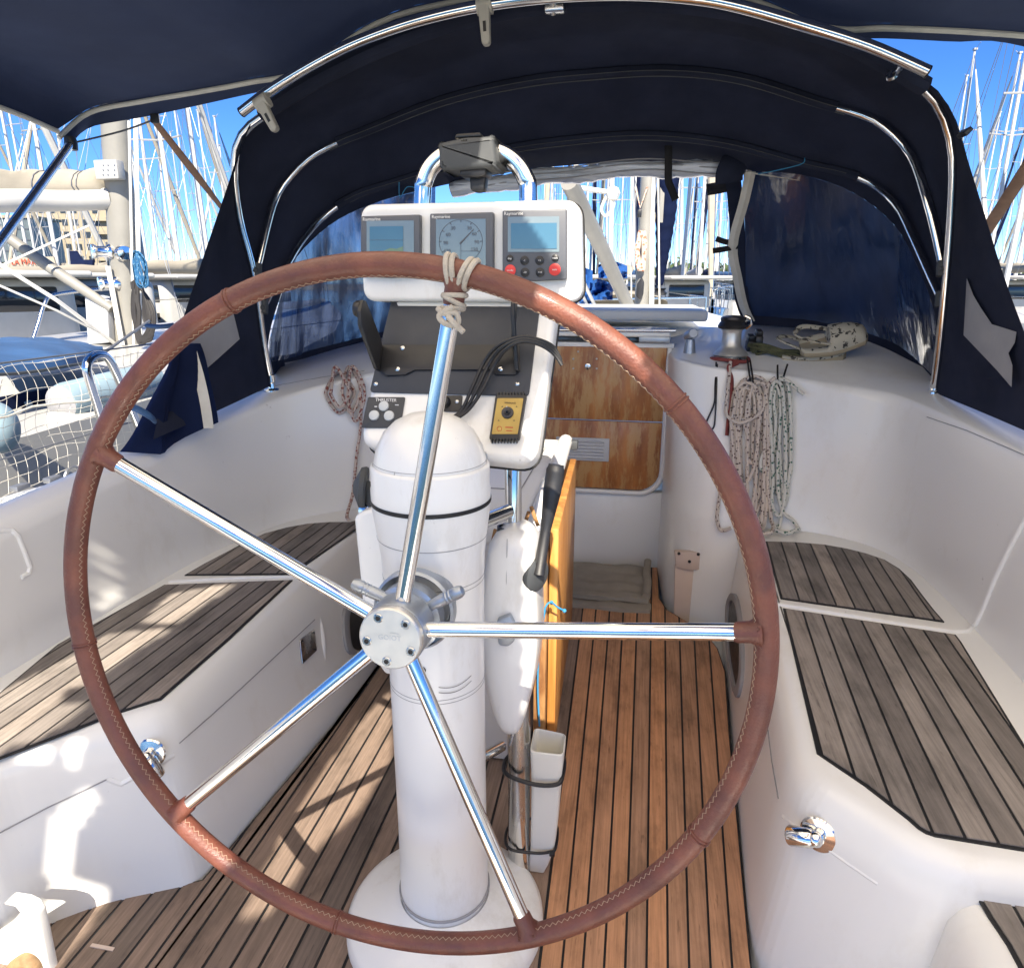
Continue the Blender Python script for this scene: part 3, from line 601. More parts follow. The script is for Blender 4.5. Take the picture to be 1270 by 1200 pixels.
# ================================================================== PEDESTAL
PC = V((-.328, 1.045, 0))
ped = thing('steering_pedestal', 'white steering pedestal column with domed top and black band', 'pedestal', PC)
k = MB(); k.lathe([(.197, .0), (.196, .022), (.186, .034), (.17, .042), (.12, .062), (.094, .074), (.0885, .078)], PC, (0, 0, 1), 64, cap=False); k.build('base', MT['ped'], ped)
k = MB(); k.lathe([(.0875, .062), (.0865, .08), (.0865, .09), (.0845, .25), (.0845, .62), (.0855, .70), (.0865, .765), (.0875, .80), (.093, .845), (.0985, .885), (.0985, .893)], PC, (0, 0, 1), 64, cap=False); col = k.build('column', MT['ped'], ped)
k = MB(); k.lathe([(.0995, .893), (.0998, .8945), (.0998, .8985), (.0995, .900)], PC, (0, 0, 1), 64, cap=False); k.build('black_band', MT['caulk'], ped)
k = MB(); k.lathe([(.0988, .900), (.0988, .918), (.0975, .921), (.0975, .953), (.096, .956), (.093, .958)], PC, (0, 0, 1), 64, cap=False); k.build('collar', MT['ped'], ped)
k = MB(); k.lathe([(.0925, .957), (.0915, .963), (.086, .985), (.074, 1.008), (.055, 1.026), (.032, 1.037), (.0, 1.041)], PC, (0, 0, 1), 64); k.build('dome', MT['ped'], ped)
k = MB()
for z, r in ((.765, .0868), (.757, .0866), (.835, .0925), (.565, .0848), (.558, .0848), (.962, .0917)): k.lathe([(r, z - .0006), (r + .0004, z), (r, z + .0006)], PC, (0, 0, 1), 64, cap=False)
k.tube([PC + V((.0875 * cos(a), .0875 * sin(a), .0915)) for a in [2 * pi * i / 48 for i in range(48)]], .0028, 6, closed=True)
k.tube([V((-.328 - .03 + .001 * i, 1.045 - sqrt(max(0, .0935 ** 2 - .03 ** 2)) + .004 * i, .958 + .009 * i - .0003 * i * i)) for i in range(9)], .0005, 4)
k.build('joint_line', MT['greypatch'], ped)
k = MB(); k.lathe([(.06, -.096), (.064, -.10), (.064, -.118), (.054, -.121), (.052, -.124), (.052, -.16)], WC, wn, 44, cap=False); k.build('wheel_bearing', MT['alublue'], ped)
kd = V((0, 0, 0))
for (x0, y0), (x1, y1) in (((436, 722), (492, 748)), ((575, 731), (522, 756))):
    a, b = PY(x0, y0, .885), PY(x1, y1, .885); d = (b - a).normalized(); L = (b - a).length
    k = MB(); k.lathe([(.0, 0), (.007, .002), (.0095, .008), (.0098, .018), (.0088, .020), (.0098, .022), (.0088, .026), (.0098, .028), (.0088, .032), (.0095, .034), (.0085, L * .7), (.011, L)], a, d, 20); k.build('brake_handle', MT['alublue'], ped)
k = MB()
for x, y in ((518, 683), (524, 830)):
    p = PY(x, y, .962); k.lathe([(.0, .006), (.005, .006), (.0065, .003), (.0065, -.008)], p, (0, -1, .1), 14)
k.build('set_screw', MT['rubber'], ped)
k = MB(); k.prism([PY(x, y, 1.06) for x, y in ((438, 642), (446, 636), (464, 630), (474, 645), (481, 680), (487, 760), (488, 836), (478, 838), (464, 818), (452, 790), (446, 720))], (0, .05, 0), .008, 3); k.build('side_cover', MT['ped'], ped)
k = MB(); p = PY(449, 600, 1.12); k.lathe([(.0, .0), (.010, .0), (.036, .012), (.038, .02), (.036, .024), (.02, .024)], p + V((-.008, -.02, 0)), (.85, .25, -.1), 28); k.tube([p + V((.01, -.02, .0)), p + V((.03, -.02, -.015)), p + V((.034, -.02, -.05))], [.016, .019, .017], 16); k.build('horn', MT['rubber'], ped)
k = MB(); p = PY(459, 633, 1.10); k.lathe([(.0, .02), (.012, .018), (.016, .008), (.016, -.008)], p, (-.3, -1, .3), 20); k.build('guard_boss', MT['steel'], ped)
k = MB(); k.prism(rnd_corners([PY(x, y, 1.12) for x, y in ((588, 566), (599, 563), (602, 580), (601, 606), (590, 612))], .008), (.0, .03, 0), .003); k.build('guard_bracket', MT['alublue'], ped)
arc = [PC + V((.0862 * cos(a), .0862 * sin(a), .60 - .012 * sin((a + 1.5) * 3))) for a in [radians(-72 + i * 2.4) for i in range(18)]]
k = MB(); k.tube(arc, .0006, 4); k.tube([p + V((0, 0, -.010)) for p in arc], .0006, 4); k.build('bearing_badge', MT['bezel'], ped)
# ================================================================== NAVIGATION CONSOLE (slanted) AND INSTRUMENT POD
def frame_plane(p0, up):                               # slanted face: u to starboard, v up the slope, n towards the helmsman
    u = V((1, 0, 0)); v = V(up).normalized(); n = u.cross(v).normalized()
    if n.y > 0: n = -n
    return V(p0), u, v, n
c0, cu_, cv_, cn = frame_plane((-.33, 1.15, .955), (0, .15, .26))
def CP(x, y, off=0.0): return PN(x, y, c0, cn) + cn * off
def CPo(x, y, off): return PN(x, y, c0 + cn * off, cn)
con = thing('navigation_console', 'white slanted console with dark panel, switch plates and plotter bracket above the pedestal', 'console', (-.33, 1.2, 1.0))
pts = rnd_corners([CP(443, 553), CP(484, 362), CP(693, 366), CP(664, 576)], .038, 6)
k = slab(pts, cu_, cv_, cn, .045, .016); k.build('housing', MT['ped'], con)
k = MB(); k.tube([p - cn * .046 for p in rnd_corners([CP(442.5, 554), CP(483, 360), CP(694, 364), CP(665, 577)], .038, 6)], .0022, 6, closed=True); k.build('gasket', MT['caulk'], con)
cc = sum(pts, V()) / len(pts); k = MB()
k.grid([[p - cn * .047 for p in pts], [cc + (p - cc) * .98 - cn * .065 for p in pts], [cc + (p - cc) * .86 - cn * .085 for p in pts]], cv=True); k.poly([cc + (p - cc) * .86 - cn * .085 for p in pts]); k.build('rear_shell', MT['ped'], con)
k = MB(); k.prism(rnd_corners([CP(459, 487, .0005), CP(488, 365, .0005), CP(672, 365, .0005), CP(656, 492, .0005)], .008), cn * .0035, .001); pan = k.build('dark_panel', MT['panel'], con)
def screws(parent, pl, r=.004, off=.004, mat='steel2', P=CP):
    k = MB()
    for x, y in pl: k.lathe([(.0, .002), (r * .6, .0018), (r, .0005), (r, -.001)], P(x, y, off), cn, 12)
    return k.build('screw', MT[mat], parent)
screws(pan, [(492, 373), (467, 477), (642, 477), (660, 374)])
br = MB()
br.prism([CP(x, y, .0045) for x, y in ((474, 430), (645, 430), (646, 462), (640, 467), (616, 467), (610, 461), (516, 461), (504, 467), (480, 468), (470, 458))], cn * .005, .0012)
def arm(pxs, xo, th):
    br.prism([CP(x, y, o) + V((xo, 0, 0)) for x, y, o in pxs], V((th, 0, 0)), .0012)
base1, base2 = CP(476, 432, .006), CP(474, 462, .006)
A = CPo(453, 384, .075)
br.prism([base1, base2, base2 + cn * .02 - cv_ * .004, A - cv_ * .034 + cn * .008, A - cv_ * .012 + cn * .018, A + cv_ * .012 + cn * .014, A + cv_ * .017, A + cv_ * .006 - cn * .012, base1 + cn * .016 + cv_ * .01], V((-.007, 0, 0)), .0015)
b1, b2 = CP(636, 432, .006), CP(641, 464, .006); A2 = CPo(636, 372, .06)
br.prism([b1, b2, b2 + cn * .02 - cv_ * .004, A2 - cv_ * .034 + cn * .008, A2 - cv_ * .012 + cn * .018, A2 + cv_ * .012 + cn * .014, A2 + cv_ * .017, A2 + cv_ * .006 - cn * .012, b1 + cn * .016 + cv_ * .01], V((.007, 0, 0)), .0015)
bo = br.build('plotter_bracket', MT['black'], con)
screws(bo, [(501, 434), (495, 460), (617, 434), (622, 460)], .0045, .0095)
kb = MB(); kb.lathe([(.0, .012), (.012, .011), (.015, .006), (.015, -.002)], A + cn * .002 - V((.008, 0, 0)), (-1, 0, 0), 16); kb.build('bracket_knob', MT['black'], bo)
# thruster switch plate
tp = [CP(457, 493, .0005), CP(503, 493, .0005), CP(497, 531, .0005), CP(449, 531, .0005)]
k = MB(); k.prism(rnd_corners(tp, .003), cn * .003, .0008); th = k.build('thruster_switch', MT['panel'], con)
text('THRUSTER', .0085, CP(479.5, 497, .0037), cu_, cv_, MT['whiteink'], th)
for x, y in ((477, 504.5), (465, 516), (483.5, 516.5)):
    k = MB(); k.lathe([(.0, .0045), (.007, .0045), (.0092, .0035), (.0098, .0015), (.0098, 0)], CP(x, y, .003), cn, 20); k.build('button', MT['greybtn'], th)
k = MB(); k.box(CP(467, 505, .0038), (.005, .001, .002)); k.box(CP(493, 503, .0038), (.007, .001, .0015)); k.build('symbol', MT['whiteink'], th)
# gold control plate with black ribbed body
gp = [CP(616, 492), CP(654, 492), CP(645, 547), CP(608, 547)]
k = MB(); k.prism(rnd_corners(gp, .004), cn * .012, .002)
for i in range(9):
    for row, yy in ((0, 491), (1, 547.5)): k.box(lerp(CP(617 if row == 0 else 609, yy), CP(652 if row == 0 else 643.5, yy), (i + .5) / 9) + cn * .006, (.0022, .012, .007), Matrix.Rotation(-.5, 3, 'X'))
gw = k.build('control_box', MT['black'], con)
k = MB(); k.prism(rnd_corners([CP(618.5, 497, .0122), CP(650.5, 497, .0122), CP(643.5, 541, .0122), CP(611.5, 541, .0122)], .002), cn * .0012); gf = k.build('face_plate', MT['gold'], gw)
k = MB(); k.lathe([(.0, .007), (.005, .007), (.006, .004), (.0105, .003), (.011, 0)], CP(631, 515, .0134), cn, 20); k.lathe([(.0, .016), (.003, .015), (.003, .006)], CP(631, 515, .0134), cn, 10); k.build('knob', MT['gunmetal'], gf)
text('WINDLASS', .0042, CP(634, 503, .0136), cu_, cv_, MT['ink'], gf); k = MB()
for x, y, sx in ((624.5, 508, 1), (642, 508, 1), (620, 525, 1), (639, 525, 1)):
    p = CP(x, y, .0136); k.poly([p + cu_ * .002, p + cv_ * .0024, p - cu_ * .002])
k.build('symbol', MT['ink'], gf); k = MB(); p = CP(621, 534.5, .0136); k.tube([p + (cu_ * cos(t) * .0042 + cv_ * sin(t) * .0042) for t in [2 * pi * i / 14 for i in range(14)]], .0005, 4, closed=True); k.box(CP(633, 533, .0137), (.014, .0004, .002)); k.box(CP(633, 537, .0137), (.011, .0004, .0012)); k.build('red_print', MT['redink'], gf)
k = MB(); k.lathe([(.0, .001), (.0014, .001), (.0016, 0)], CP(630, 508, .0136), cn, 10); k.build('pilot_lamp', MT['whiteink'], gf)
k = MB(); k.prism(rnd_corners([CP(546, 491), CP(574, 491), CP(572, 511), CP(543, 511)], .003), cn * .004, .001); so_ = k.build('socket', MT['black'], con)
k = MB(); k.lathe([(.0, .010), (.008, .010), (.011, .007), (.012, 0)], CP(552, 500, .004), cn, 18); k.build('cap', MT['black'], so_); screws(so_, [(567.5, 499)], .0038, .0045)
def cable(i, pts, r=.0034):
    c = MB(); c.tube(spline(pts, 9), r, 8); o = c.build('cable', MT['black']); LOC[o.name] = V((0, 0, 0))
    return tag(o, ['black cable drooping furthest left from the plotter bracket to the pedestal dome', 'middle black cable of the three looped over the plotter bracket', 'black cable running furthest right over the console edge towards the companionway'][i], 'cable', 'black cables on the console')
for i in range(3):
    d = i * 1.0
    cable(i, [CPo(x, y, o) for x, y, o in ((556 + 2 * i, 521 + d * .5, .016), (572 + 4 * i, 509, .016), (586 + 6 * i, 480 + 2 * i, .024), (601 + 6 * i, 448 + 3 * i, .03), (620 + 4 * i, 427 + 3 * i, .05), (646, 418 + 3 * i, .055), (668, 421 + 3 * i, .045), (686, 430 + 4 * i, .03), (696 + i * .5, 447 + 3 * i, .02))])
# ---- pod with three displays
YP = 1.27
pod = thing('instrument_pod', 'white instrument pod carrying three grey display units', 'instrument pod', (-.32, YP, 1.3))
pp = rnd_corners([PY(445, 253, YP), PY(719, 247, YP), PY(722, 376, YP), PY(449, 374, YP)], .028, 7)
k = slab(pp, V((1, 0, 0)), V((0, 0, 1)), V((0, -1, 0)), .055, .012); k.build('housing', MT['ped'], pod)
pc = sum(pp, V()) / len(pp); k = MB(); k.tube([pc + (p - pc) * 1.0 + V((0, .057, 0)) for p in pp], .003, 6, closed=True); k.build('gasket', MT['caulk'], pod)
k = MB(); k.grid([[pc + (p - pc) * .985 + V((0, .058, 0)) for p in pp], [pc + (p - pc) * .95 + V((0, .085, 0)) for p in pp], [pc + (p - pc) * .8 + V((0, .1, 0)) for p in pp]], cv=True); k.poly([pc + (p - pc) * .8 + V((0, .1, 0)) for p in pp]); k.build('rear_shell', MT['ped'], pod)
k = MB(); k.box(PY(588, 378, YP + .04) + V((0, 0, -.004)), (.30, .05, .022), bev=.008); k.build('pod_neck', MT['plastic'], pod)
UX = V((1, 0, 0)); UZ = V((0, 0, 1))
def DP(x, y, o): return PY(x, y, YP) + V((0, -o, 0))
def display(xl, xr, yt, yb, lab):
    P = [DP(xl, yt + 1, 0), DP(xr, yt - 1, 0), DP(xr, yb + 2, 0), DP((xl + xr) / 2, yb + 4, 0), DP(xl, yb + 2, 0)]
    k = MB(); k.prism(P, (0, -.016, 0), .003, 3); o = k.build('display', MT['bezel'], pod); o['label'] = lab
    text('Raymarine', .0080, DP(xl + 14, yt + 5.0, .0165), UX, UZ, MT['whiteink'], o, align='CENTER'); return o
d1 = display(451, 524, 268, 341, 'left display showing a blue depth chart'); d2 = display(536, 614, 265, 344, 'middle display showing a round wind dial'); d3 = display(625, 704, 261, 345, 'right display with autopilot buttons')
def scr(o, xl, xr, yt, yb, mat, off=.0163, name='screen'):
    k = MB(); k.prism([DP(xl, yt, off), DP(xr, yt - .6, off), DP(xr, yb, off), DP(xl, yb, off)], (0, -.0008, 0)); return k.build(name, MT[mat], o)
s1 = scr(d1, 459, 517, 275, 334, 'lcd'); s2 = scr(d2, 544, 605, 273, 332, 'lcd'); s3 = scr(d3, 632, 695, 270, 313, 'lcd')
scr(d1, 463, 504, 282, 330, 'lcdblue', .0173, 'chart'); scr(d3, 636, 692, 278, 309, 'lcdblue', .0173, 'chart')
k = MB(); k.poly([DP(x, y, .0183) for x, y in ((463, 330), (463, 321), (475, 314), (488, 308), (496, 309), (504, 306), (504, 330))]); k.build('seabed', M('lcd_green', (.12, .17, .07), .1, coat=.8), d1)
k = MB(); k.tube([DP(x, 298.5, .0183) for x in (463, 504)], .00025, 4)
k.build('chart_line', MT['bezel'], d1)
k = MB(); cx, cy = 574.5, 300
for i in range(60):
    a = 2 * pi * i / 60
    if 140 < i * 6 < 220: continue
    r0 = 26.5; k.tube([DP(cx + r0 * sin(a), cy - r0 * cos(a), .0175), DP(cx + r0 * sin(a + .11), cy - r0 * cos(a + .11), .0175)], .0004, 4)
    if i % 5 == 0: k.tube([DP(cx + 23.5 * sin(a), cy - 23.5 * cos(a), .0175), DP(cx + 26 * sin(a), cy - 26 * cos(a), .0175)], .0006, 4)
k.tube([DP(cx - 1, 303, .0178), DP(cx + 16, 285, .0178)], [.0016, .0005], 5); k.tube([DP(cx, 300, .0175), DP(cx, 329, .0175)], .0003, 4); k.tube([DP(cx, 312, .0175), DP(cx + 20, 312, .0175)], .0003, 4)
dl = k.build('wind_dial', MT['bezel'], d2)
for tx, x, y in (('30', 565, 284), ('60', 559, 292), ('90', 556, 302), ('120', 558, 312), ('30', 585, 284), ('60', 591, 291), ('90', 594, 301), ('120', 591, 310)): text(tx, .0088, DP(x, y, .0177), UX, UZ, MT['bezel'], d2, 'numeral', .0003)
for x, y, r, mt, tx in ((634.5, 321, 4, 'black', 'disp'), (652.5, 323.5, 5, 'black', '-1'), (671, 323.5, 5, 'black', '+1'), (690, 320.5, 4, 'black', 'track'), (635, 335.5, 6.2, 'red', 'standby'), (653, 338, 5, 'black', '-10'), (671.5, 338, 5, 'black', '+10'), (689.5, 334.5, 6.6, 'red', 'auto')):
    k = MB(); r = r * .00158; k.lathe([(.0, .0022), (r * .8, .002), (r, .001), (r, -.001)], DP(x, y, .0165), (0, -1, 0), 22); b = k.build('button', MT[mt], d3)
    text(tx, .0046 if len(tx) < 6 else .0038, DP(x, y, .0190), UX, UZ, MT['whiteink'], b, depth=.0001)
# ---- stainless guard hoop and the dark compass box on it
gd = thing('pedestal_guard', 'polished stainless guard tube standing behind the pedestal and arching above the instrument pod', 'guard rail', (-.2, 1.2, 0))
gy = 1.335
R0 = PZ(648, 1104, .02)
path = spline([V((-.195, 1.175, .0)), V((-.203, 1.19, .2)), V((-.213, 1.205, .5)), V((-.225, 1.24, .8)), V((-.228, 1.27, .95)), V((-.215, 1.32, 1.2)), PY(655, 245, gy), PY(652, 222, gy), PY(640, 203, gy), PY(620, 190, gy), PY(588, 184, gy), PY(556, 190, gy), PY(536, 205, gy), PY(526, 226, gy), PY(524, 247, gy), V((-.43, 1.32, 1.2)), V((-.445, 1.24, .9)), V((-.45, 1.2, .5)), V((-.45, 1.175, .0))], 8)
k = MB(); k.tube(path, .0165, 16); k.build('hoop', MT['steel'], gd)
k = MB()
k.tube([PY(585, 652, 1.10), PY(630, 634, 1.225)], .0135, 12); k.tube([PY(592, 942, 1.09), PY(622, 925, 1.2)], .011, 12)
k.build('cross_tube', MT['steel'], gd)
k = MB(); p = PY(608, 640, 1.16); k.lathe([(.0, .003), (.005, .002), (.005, -.004)], p + V((0, -.012, .004)), (0, -1, .4), 12); k.build('grub_screw', MT['rubber'], gd)
k = MB(); k.tube([V((-.203, 1.188, .0)), V((-.205, 1.2, .34)), V((-.207, 1.205, .44))], .0235, 18); k.build('lower_sleeve', MT['steel2'], gd)
cb = thing('compass_box', 'dark grey boxed sensor clamped on top of the guard hoop', 'sensor', PY(583, 205, gy))
k = MB(); k.prism(rnd_corners([PY(x, y, gy - .045) for x, y in ((543, 177), (575, 170), (612, 168), (616, 205), (613, 207), (550, 212), (544, 205))], .006), (0, .08, 0), .008, 3); k.build('case', MT['bezel'] if False else MT['rubber'], cb)
k = MB(); k.prism([PY(x, y, gy - .03) for x, y in ((563, 171), (566, 166), (595, 164), (598, 169))], (0, .05, 0), .002); k.prism([PY(x, y, gy - .035) for x, y in ((569, 210), (603, 207), (602, 217), (592, 220), (570, 219))], (0, .06, 0), .004); k.prism([PY(x, y, gy - .02) for x, y in ((582, 219), (602, 217), (600, 236), (590, 238), (583, 236))], (0, .03, 0), .004); k.build('mount', MT['black'], cb)
# ================================================================== THROTTLE CONTROL
thr = thing('throttle_control', 'white moulded throttle housing on the guard tube with a black lever', 'throttle', (-.24, 1.25, .6))
ty = 1.165
body = [(603, 690), (608, 672), (622, 662), (640, 662), (655, 672), (663, 690), (666, 740), (667, 790), (664, 830), (655, 875), (645, 905), (637, 912), (622, 908), (610, 880), (601, 840), (597, 790), (597, 740)]
P = [PY(x, y, ty) for x, y in spline([V((x, y, 0)) for x, y in body], 3, True) for x, y in [(x, y)]] if False else [PY(q.x, q.y, ty) for q in spline([V((x, y, 0)) for x, y in body], 3, True)]
bc = sum(P, V()) / len(P); rows = []
for s_, dy in ((.0, -.024), (.5, -.023), (.78, -.020), (.90, -.014), (.97, -.004), (1.0, .010), (1.0, .085), (.95, .098), (.85, .104), (.0, .106)): rows.append([bc + (p - bc) * max(s_, .01) + V((0, dy, 0)) for p in P])
k = MB(); k.grid(rows, cv=True); k.build('housing', MT['ped'], thr, ang=60)
k = MB(); k.tube([PY(629, 668, ty - .016), PY(628, 720, ty - .022), PY(628, 800, ty - .022), PY(631, 895, ty - .014)], .0007, 5); k.build('moulding_seam', MT['greypatch'], thr)
k = MB(); p = PY(630, 656, ty + .05); k.lathe([(.021, -.004), (.021, .006), (.0175, .006)], p, (0, .1, 1), 20, cap=False); k.build('grommet', MT['black'], thr)
k = MB(); k.prism(rnd_corners([PY(x, y, ty - .02) for x, y in ((618, 764), (634, 758), (640, 770), (640, 790), (632, 797), (620, 795))], .006), (0, -.016, 0), .003, 3); k.build('neutral_button', MT['alublue'], thr)
pv = PY(663, 712, ty + .005); k = MB(); k.lathe([(.03, -.012), (.032, -.004), (.032, .008), (.026, .012), (.012, .013), (0, .013)], pv, (.85, -.5, 0), 28); k.build('pivot', MT['rubber'], thr)
k = MB(); lv = [PY(668, 713, ty - .012), PY(673, 680, ty + .01), PY(678, 650, ty + .025), PY(683, 620, ty + .035), PY(687, 595, ty + .045), PY(690, 576, ty + .05)]
k.tube(spline(lv, 5), [lerp(.0115, .010, i / 8) if i < 9 else lerp(.009, .0172, (i - 8) / 9) if i < 18 else .0172 if i < 24 else .0145 for i in range(26)], 14, flat=.72, up=(0, 1, .2)); k.build('lever', MT['black'], thr)
# ---- drinks holder strapped to the tube with two cable ties
hold = thing('drinks_holder', 'square white plastic holder strapped upright to the guard tube near the floor', 'holder', (-.15, 1.2, .2))
hy = 1.185
A = [PY(x, y, hy) for x, y in ((652, 938), (698, 937), (695, 1000), (689, 1040), (688, 1085), (668, 1112), (655, 1118), (653, 1030))]
tp_ = [V((-.169, 1.168, 0)), V((-.100, 1.168, 0)), V((-.102, 1.24, 0)), V((-.172, 1.25, 0))]
rows = []
for z, s_, sh in ((.006, .50, -.018), (.03, .62, -.014), (.075, .74, -.006), (.11, .80, -.004), (.16, .84, -.002), (.24, .88, 0), (.30, .98, .001), (.325, 1.0, .001)):
    cc = V((-.147, 1.205, z)); rows.append([cc + V((sh, 0, 0)) + (p - V((-.137, 1.205, 0))) * s_ for p in [V((q[0], q[1], 0)) for q in rnd_corners([(p.x, p.y) for p in tp_], .012)]])
rows = [[V((q.x, q.y, r[0].z)) for q in r] for r in rows]
cz = V((-.137, 1.205, 0)); top_o = rows[-1]
rows += [[V((lerp(cz.x, p.x, .93), lerp(cz.y, p.y, .93), .327)) for p in top_o], [V((lerp(cz.x, p.x, .88), lerp(cz.y, p.y, .88), .322)) for p in top_o], [V((lerp(cz.x, p.x, .8), lerp(cz.y, p.y, .8), .22)) for p in top_o]]
k = MB(); k.grid(rows, cv=True); k.poly(rows[-1]); k.poly(rows[0]); k.build('cup', MT['plastic'], hold)
for z, lab in ((.268, 'upper black cable tie round the guard tube and the white holder'), (.085, 'lower black cable tie with its knot round the guard tube and the white holder')):
    k = MB(); loop = spline([(-.235, 1.185, z), (-.218, 1.165, z - .004), (-.165, 1.160, z - .012), (-.122, 1.163, z - .008), (-.111, 1.18, z), (-.118, 1.24, z + .004), (-.17, 1.255, z + .006), (-.225, 1.225, z + .004)], 5, True) if z > .2 else spline([(-.232, 1.185, z), (-.215, 1.162, z - .004), (-.165, 1.168, z - .010), (-.135, 1.172, z - .006), (-.122, 1.18, z), (-.128, 1.24, z + .004), (-.17, 1.25, z + .006), (-.225, 1.225, z + .004)], 5, True)
    k.tube(loop, .0045 if z > .2 else .0032, 8, closed=True, flat=1.0)
    if z < .2: k.box((-.128, 1.168, z - .006), (.012, .008, .009), bev=.002)
    o = k.build('cable_tie', MT['black']); tag(o, lab, 'cable tie', 'black ties on the guard tube')
# ================================================================== COCKPIT TABLE
tab = thing('cockpit_table', 'white cockpit table behind the pedestal with a hanging varnished wooden leaf', 'table', (-.4, 1.8, 0))
k = MB(); k.prism(rnd_corners([(-.60, 1.36, .69), (-.225, 1.36, .69), (-.235, 2.22, .69), (-.60, 2.22, .69)], .03), (0, 0, .05), .012, 3); k.build('top', MT['gel'], tab)
k = MB(); k.tube(spline([(-.195, 1.34, .66), (-.197, 1.36, .71), (-.20, 1.42, .738), (-.21, 1.8, .742), (-.222, 2.16, .742), (-.224, 2.2, .73)], 5), .023, 12, flat=1.0); k.build('side_rim', MT['gel'], tab)
k = MB(); k.tube([(-.275, 1.46, .742), (-.275, 2.08, .742), (-.295, 2.11, .742), (-.56, 2.11, .742)], .0016, 5); k.tube([(-.56, 1.62, .742), (-.28, 1.62, .742)], .0016, 5); k.build('lid_seam', MT['greypatch'], tab)
k = MB(); k.box((-.42, 1.55, .36), (.26, .05, .70), bev=.01); k.box((-.42, 2.12, .36), (.26, .05, .70), bev=.01); k.build('leg', MT['gelold'], tab)
k = MB(); k.box((-.36, 1.66, .70), (.2, .3, .06), bev=.01); k.build('drawer', MT['gelold'], tab)
k = MB(); k.prism([(-.1795, 1.42, .16), (-.2095, 2.14, .12), (-.237, 2.14, .12), (-.209, 1.42, .16)], (0, 0, .50), .004); k.build('fixed_leaf', MT['oldwood'], tab)
k = MB(); k.prism([(-.157, 1.44, .14), (-.187, 2.2, .11), (-.208, 2.2, .11), (-.178, 1.44, .14)], (0, 0, .57), .004); k.build('folding_leaf', MT['tablewood'], tab)
k = MB(); k.box((-.195, 2.17, .735), (.028, .03, .03), bev=.003); k.build('leaf_catch', MT['rubber'], tab)
k = MB()
for x, y, a in ((652, 646, .3), (663, 640, -.35), (612, 668, .2), (648, 660, 0)): k.box(PY(x, y, 1.32), (.008, .006, .045), Matrix.Rotation(a, 3, 'Y'), .002)
k.build('hinge_bracket', MT['oldwood'], tab)
bc_ = MB(); bc_.tube(spline([PY(672, 765, 1.38), PY(678, 750, 1.38), PY(684, 747, 1.39), PY(692, 753, 1.4), PY(700, 757, 1.41)], 6), .0022, 6); bc_.tube(spline([PY(676, 756, 1.38), PY(669, 800, 1.38), PY(667, 850, 1.38), PY(669, 900, 1.38)], 6), .0022, 6)
for x, y in ((684, 747), (700, 757)): bc_.ball(PY(x, y, 1.4), .005, 8)
tag(bc_.build('lanyard', MT['bluecord']), 'thin blue cord tied to the end of the wooden table leaf', 'cord')
# ================================================================== WINCH, ROPES AND SHOES ON THE STARBOARD COAMING
wp0 = PZ(905, 447, .955); wp0.z = .955
win = thing('winch', 'chrome and black sheet winch on the starboard coaming beside the companionway', 'winch', wp0)
k = MB(); k.lathe([(.062, 0), (.064, .008), (.06, .016)], wp0, (0, 0, 1), 36); k.build('base', MT['steel2'], win)
k = MB(); k.lathe([(.058, .016), (.066, .022), (.062, .03), (.045, .045), (.036, .06), (.034, .1), (.036, .112), (.04, .116)], wp0, (0, 0, 1), 40); k.build('drum', MT['alu'], win)
k = MB(); k.lathe([(.04, .116), (.052, .120), (.055, .128), (.05, .138), (.044, .146), (.047, .152), (.045, .160), (.026, .166), (.012, .167), (.012, .158), (0, .158)], wp0, (0, 0, 1), 40); k.build('self_tailer', MT['gunmetal'], win)
k = MB(); k.tube(spline([wp0 + V((.046, -.02, .12)), wp0 + V((.06, -.03, .135)), wp0 + V((.058, -.03, .155)), wp0 + V((.04, -.02, .165))], 5), .006, 8); k.build('feeder_arm', MT['steel'], win)
k = MB()
for j in range(1): k.tube([wp0 + V((cos(a) * .069, sin(a) * .069, .006 + .004 * sin(a * 2 + j))) for a in [2 * pi * i / 40 for i in range(40)]], .007, 8, closed=True)
k.tube(spline([wp0 + V((.02, -.078, .004)), surf(903, 458, .008), surf(907, 470, .008), surf(906, 500, .01), surf(903, 520, .01), surf(901, 540, .01)], 6), .011, 8, flat=.35, up=(0, 1, 0))
tag(k.build('webbing_strap', MT['redstrap']), 'faded red webbing strap wrapped round the winch base with its end hanging down', 'strap')
def face(px, dy=0): return surf(px[0], px[1], dy + .003)
k = MB(); k.tube(spline([face(p, .006) for p in ((888, 452), (887, 480), (886, 500), (878, 520), (875, 528), (879, 533), (885, 530), (887, 515), (888, 490), (889, 454))], 5), .0032, 7)
tag(k.build('shock_cord', MT['black']), 'long thin black elastic loop hanging empty below the winch', 'cord')
for (pts_, lab) in ((((926, 455), (928, 468), (930, 480), (932, 479), (931, 466), (929, 455)), 'short black loop holding the coil with dark flecks'), (((964, 460), (968, 472), (971, 484), (974, 472), (976, 460)), 'short black loop holding the coil with green flecks')):
    k = MB(); k.tube(spline([face(p, .022) for p in pts_], 5), .0035, 7); tag(k.build('shock_cord', MT['blackweb']), lab, 'cord')
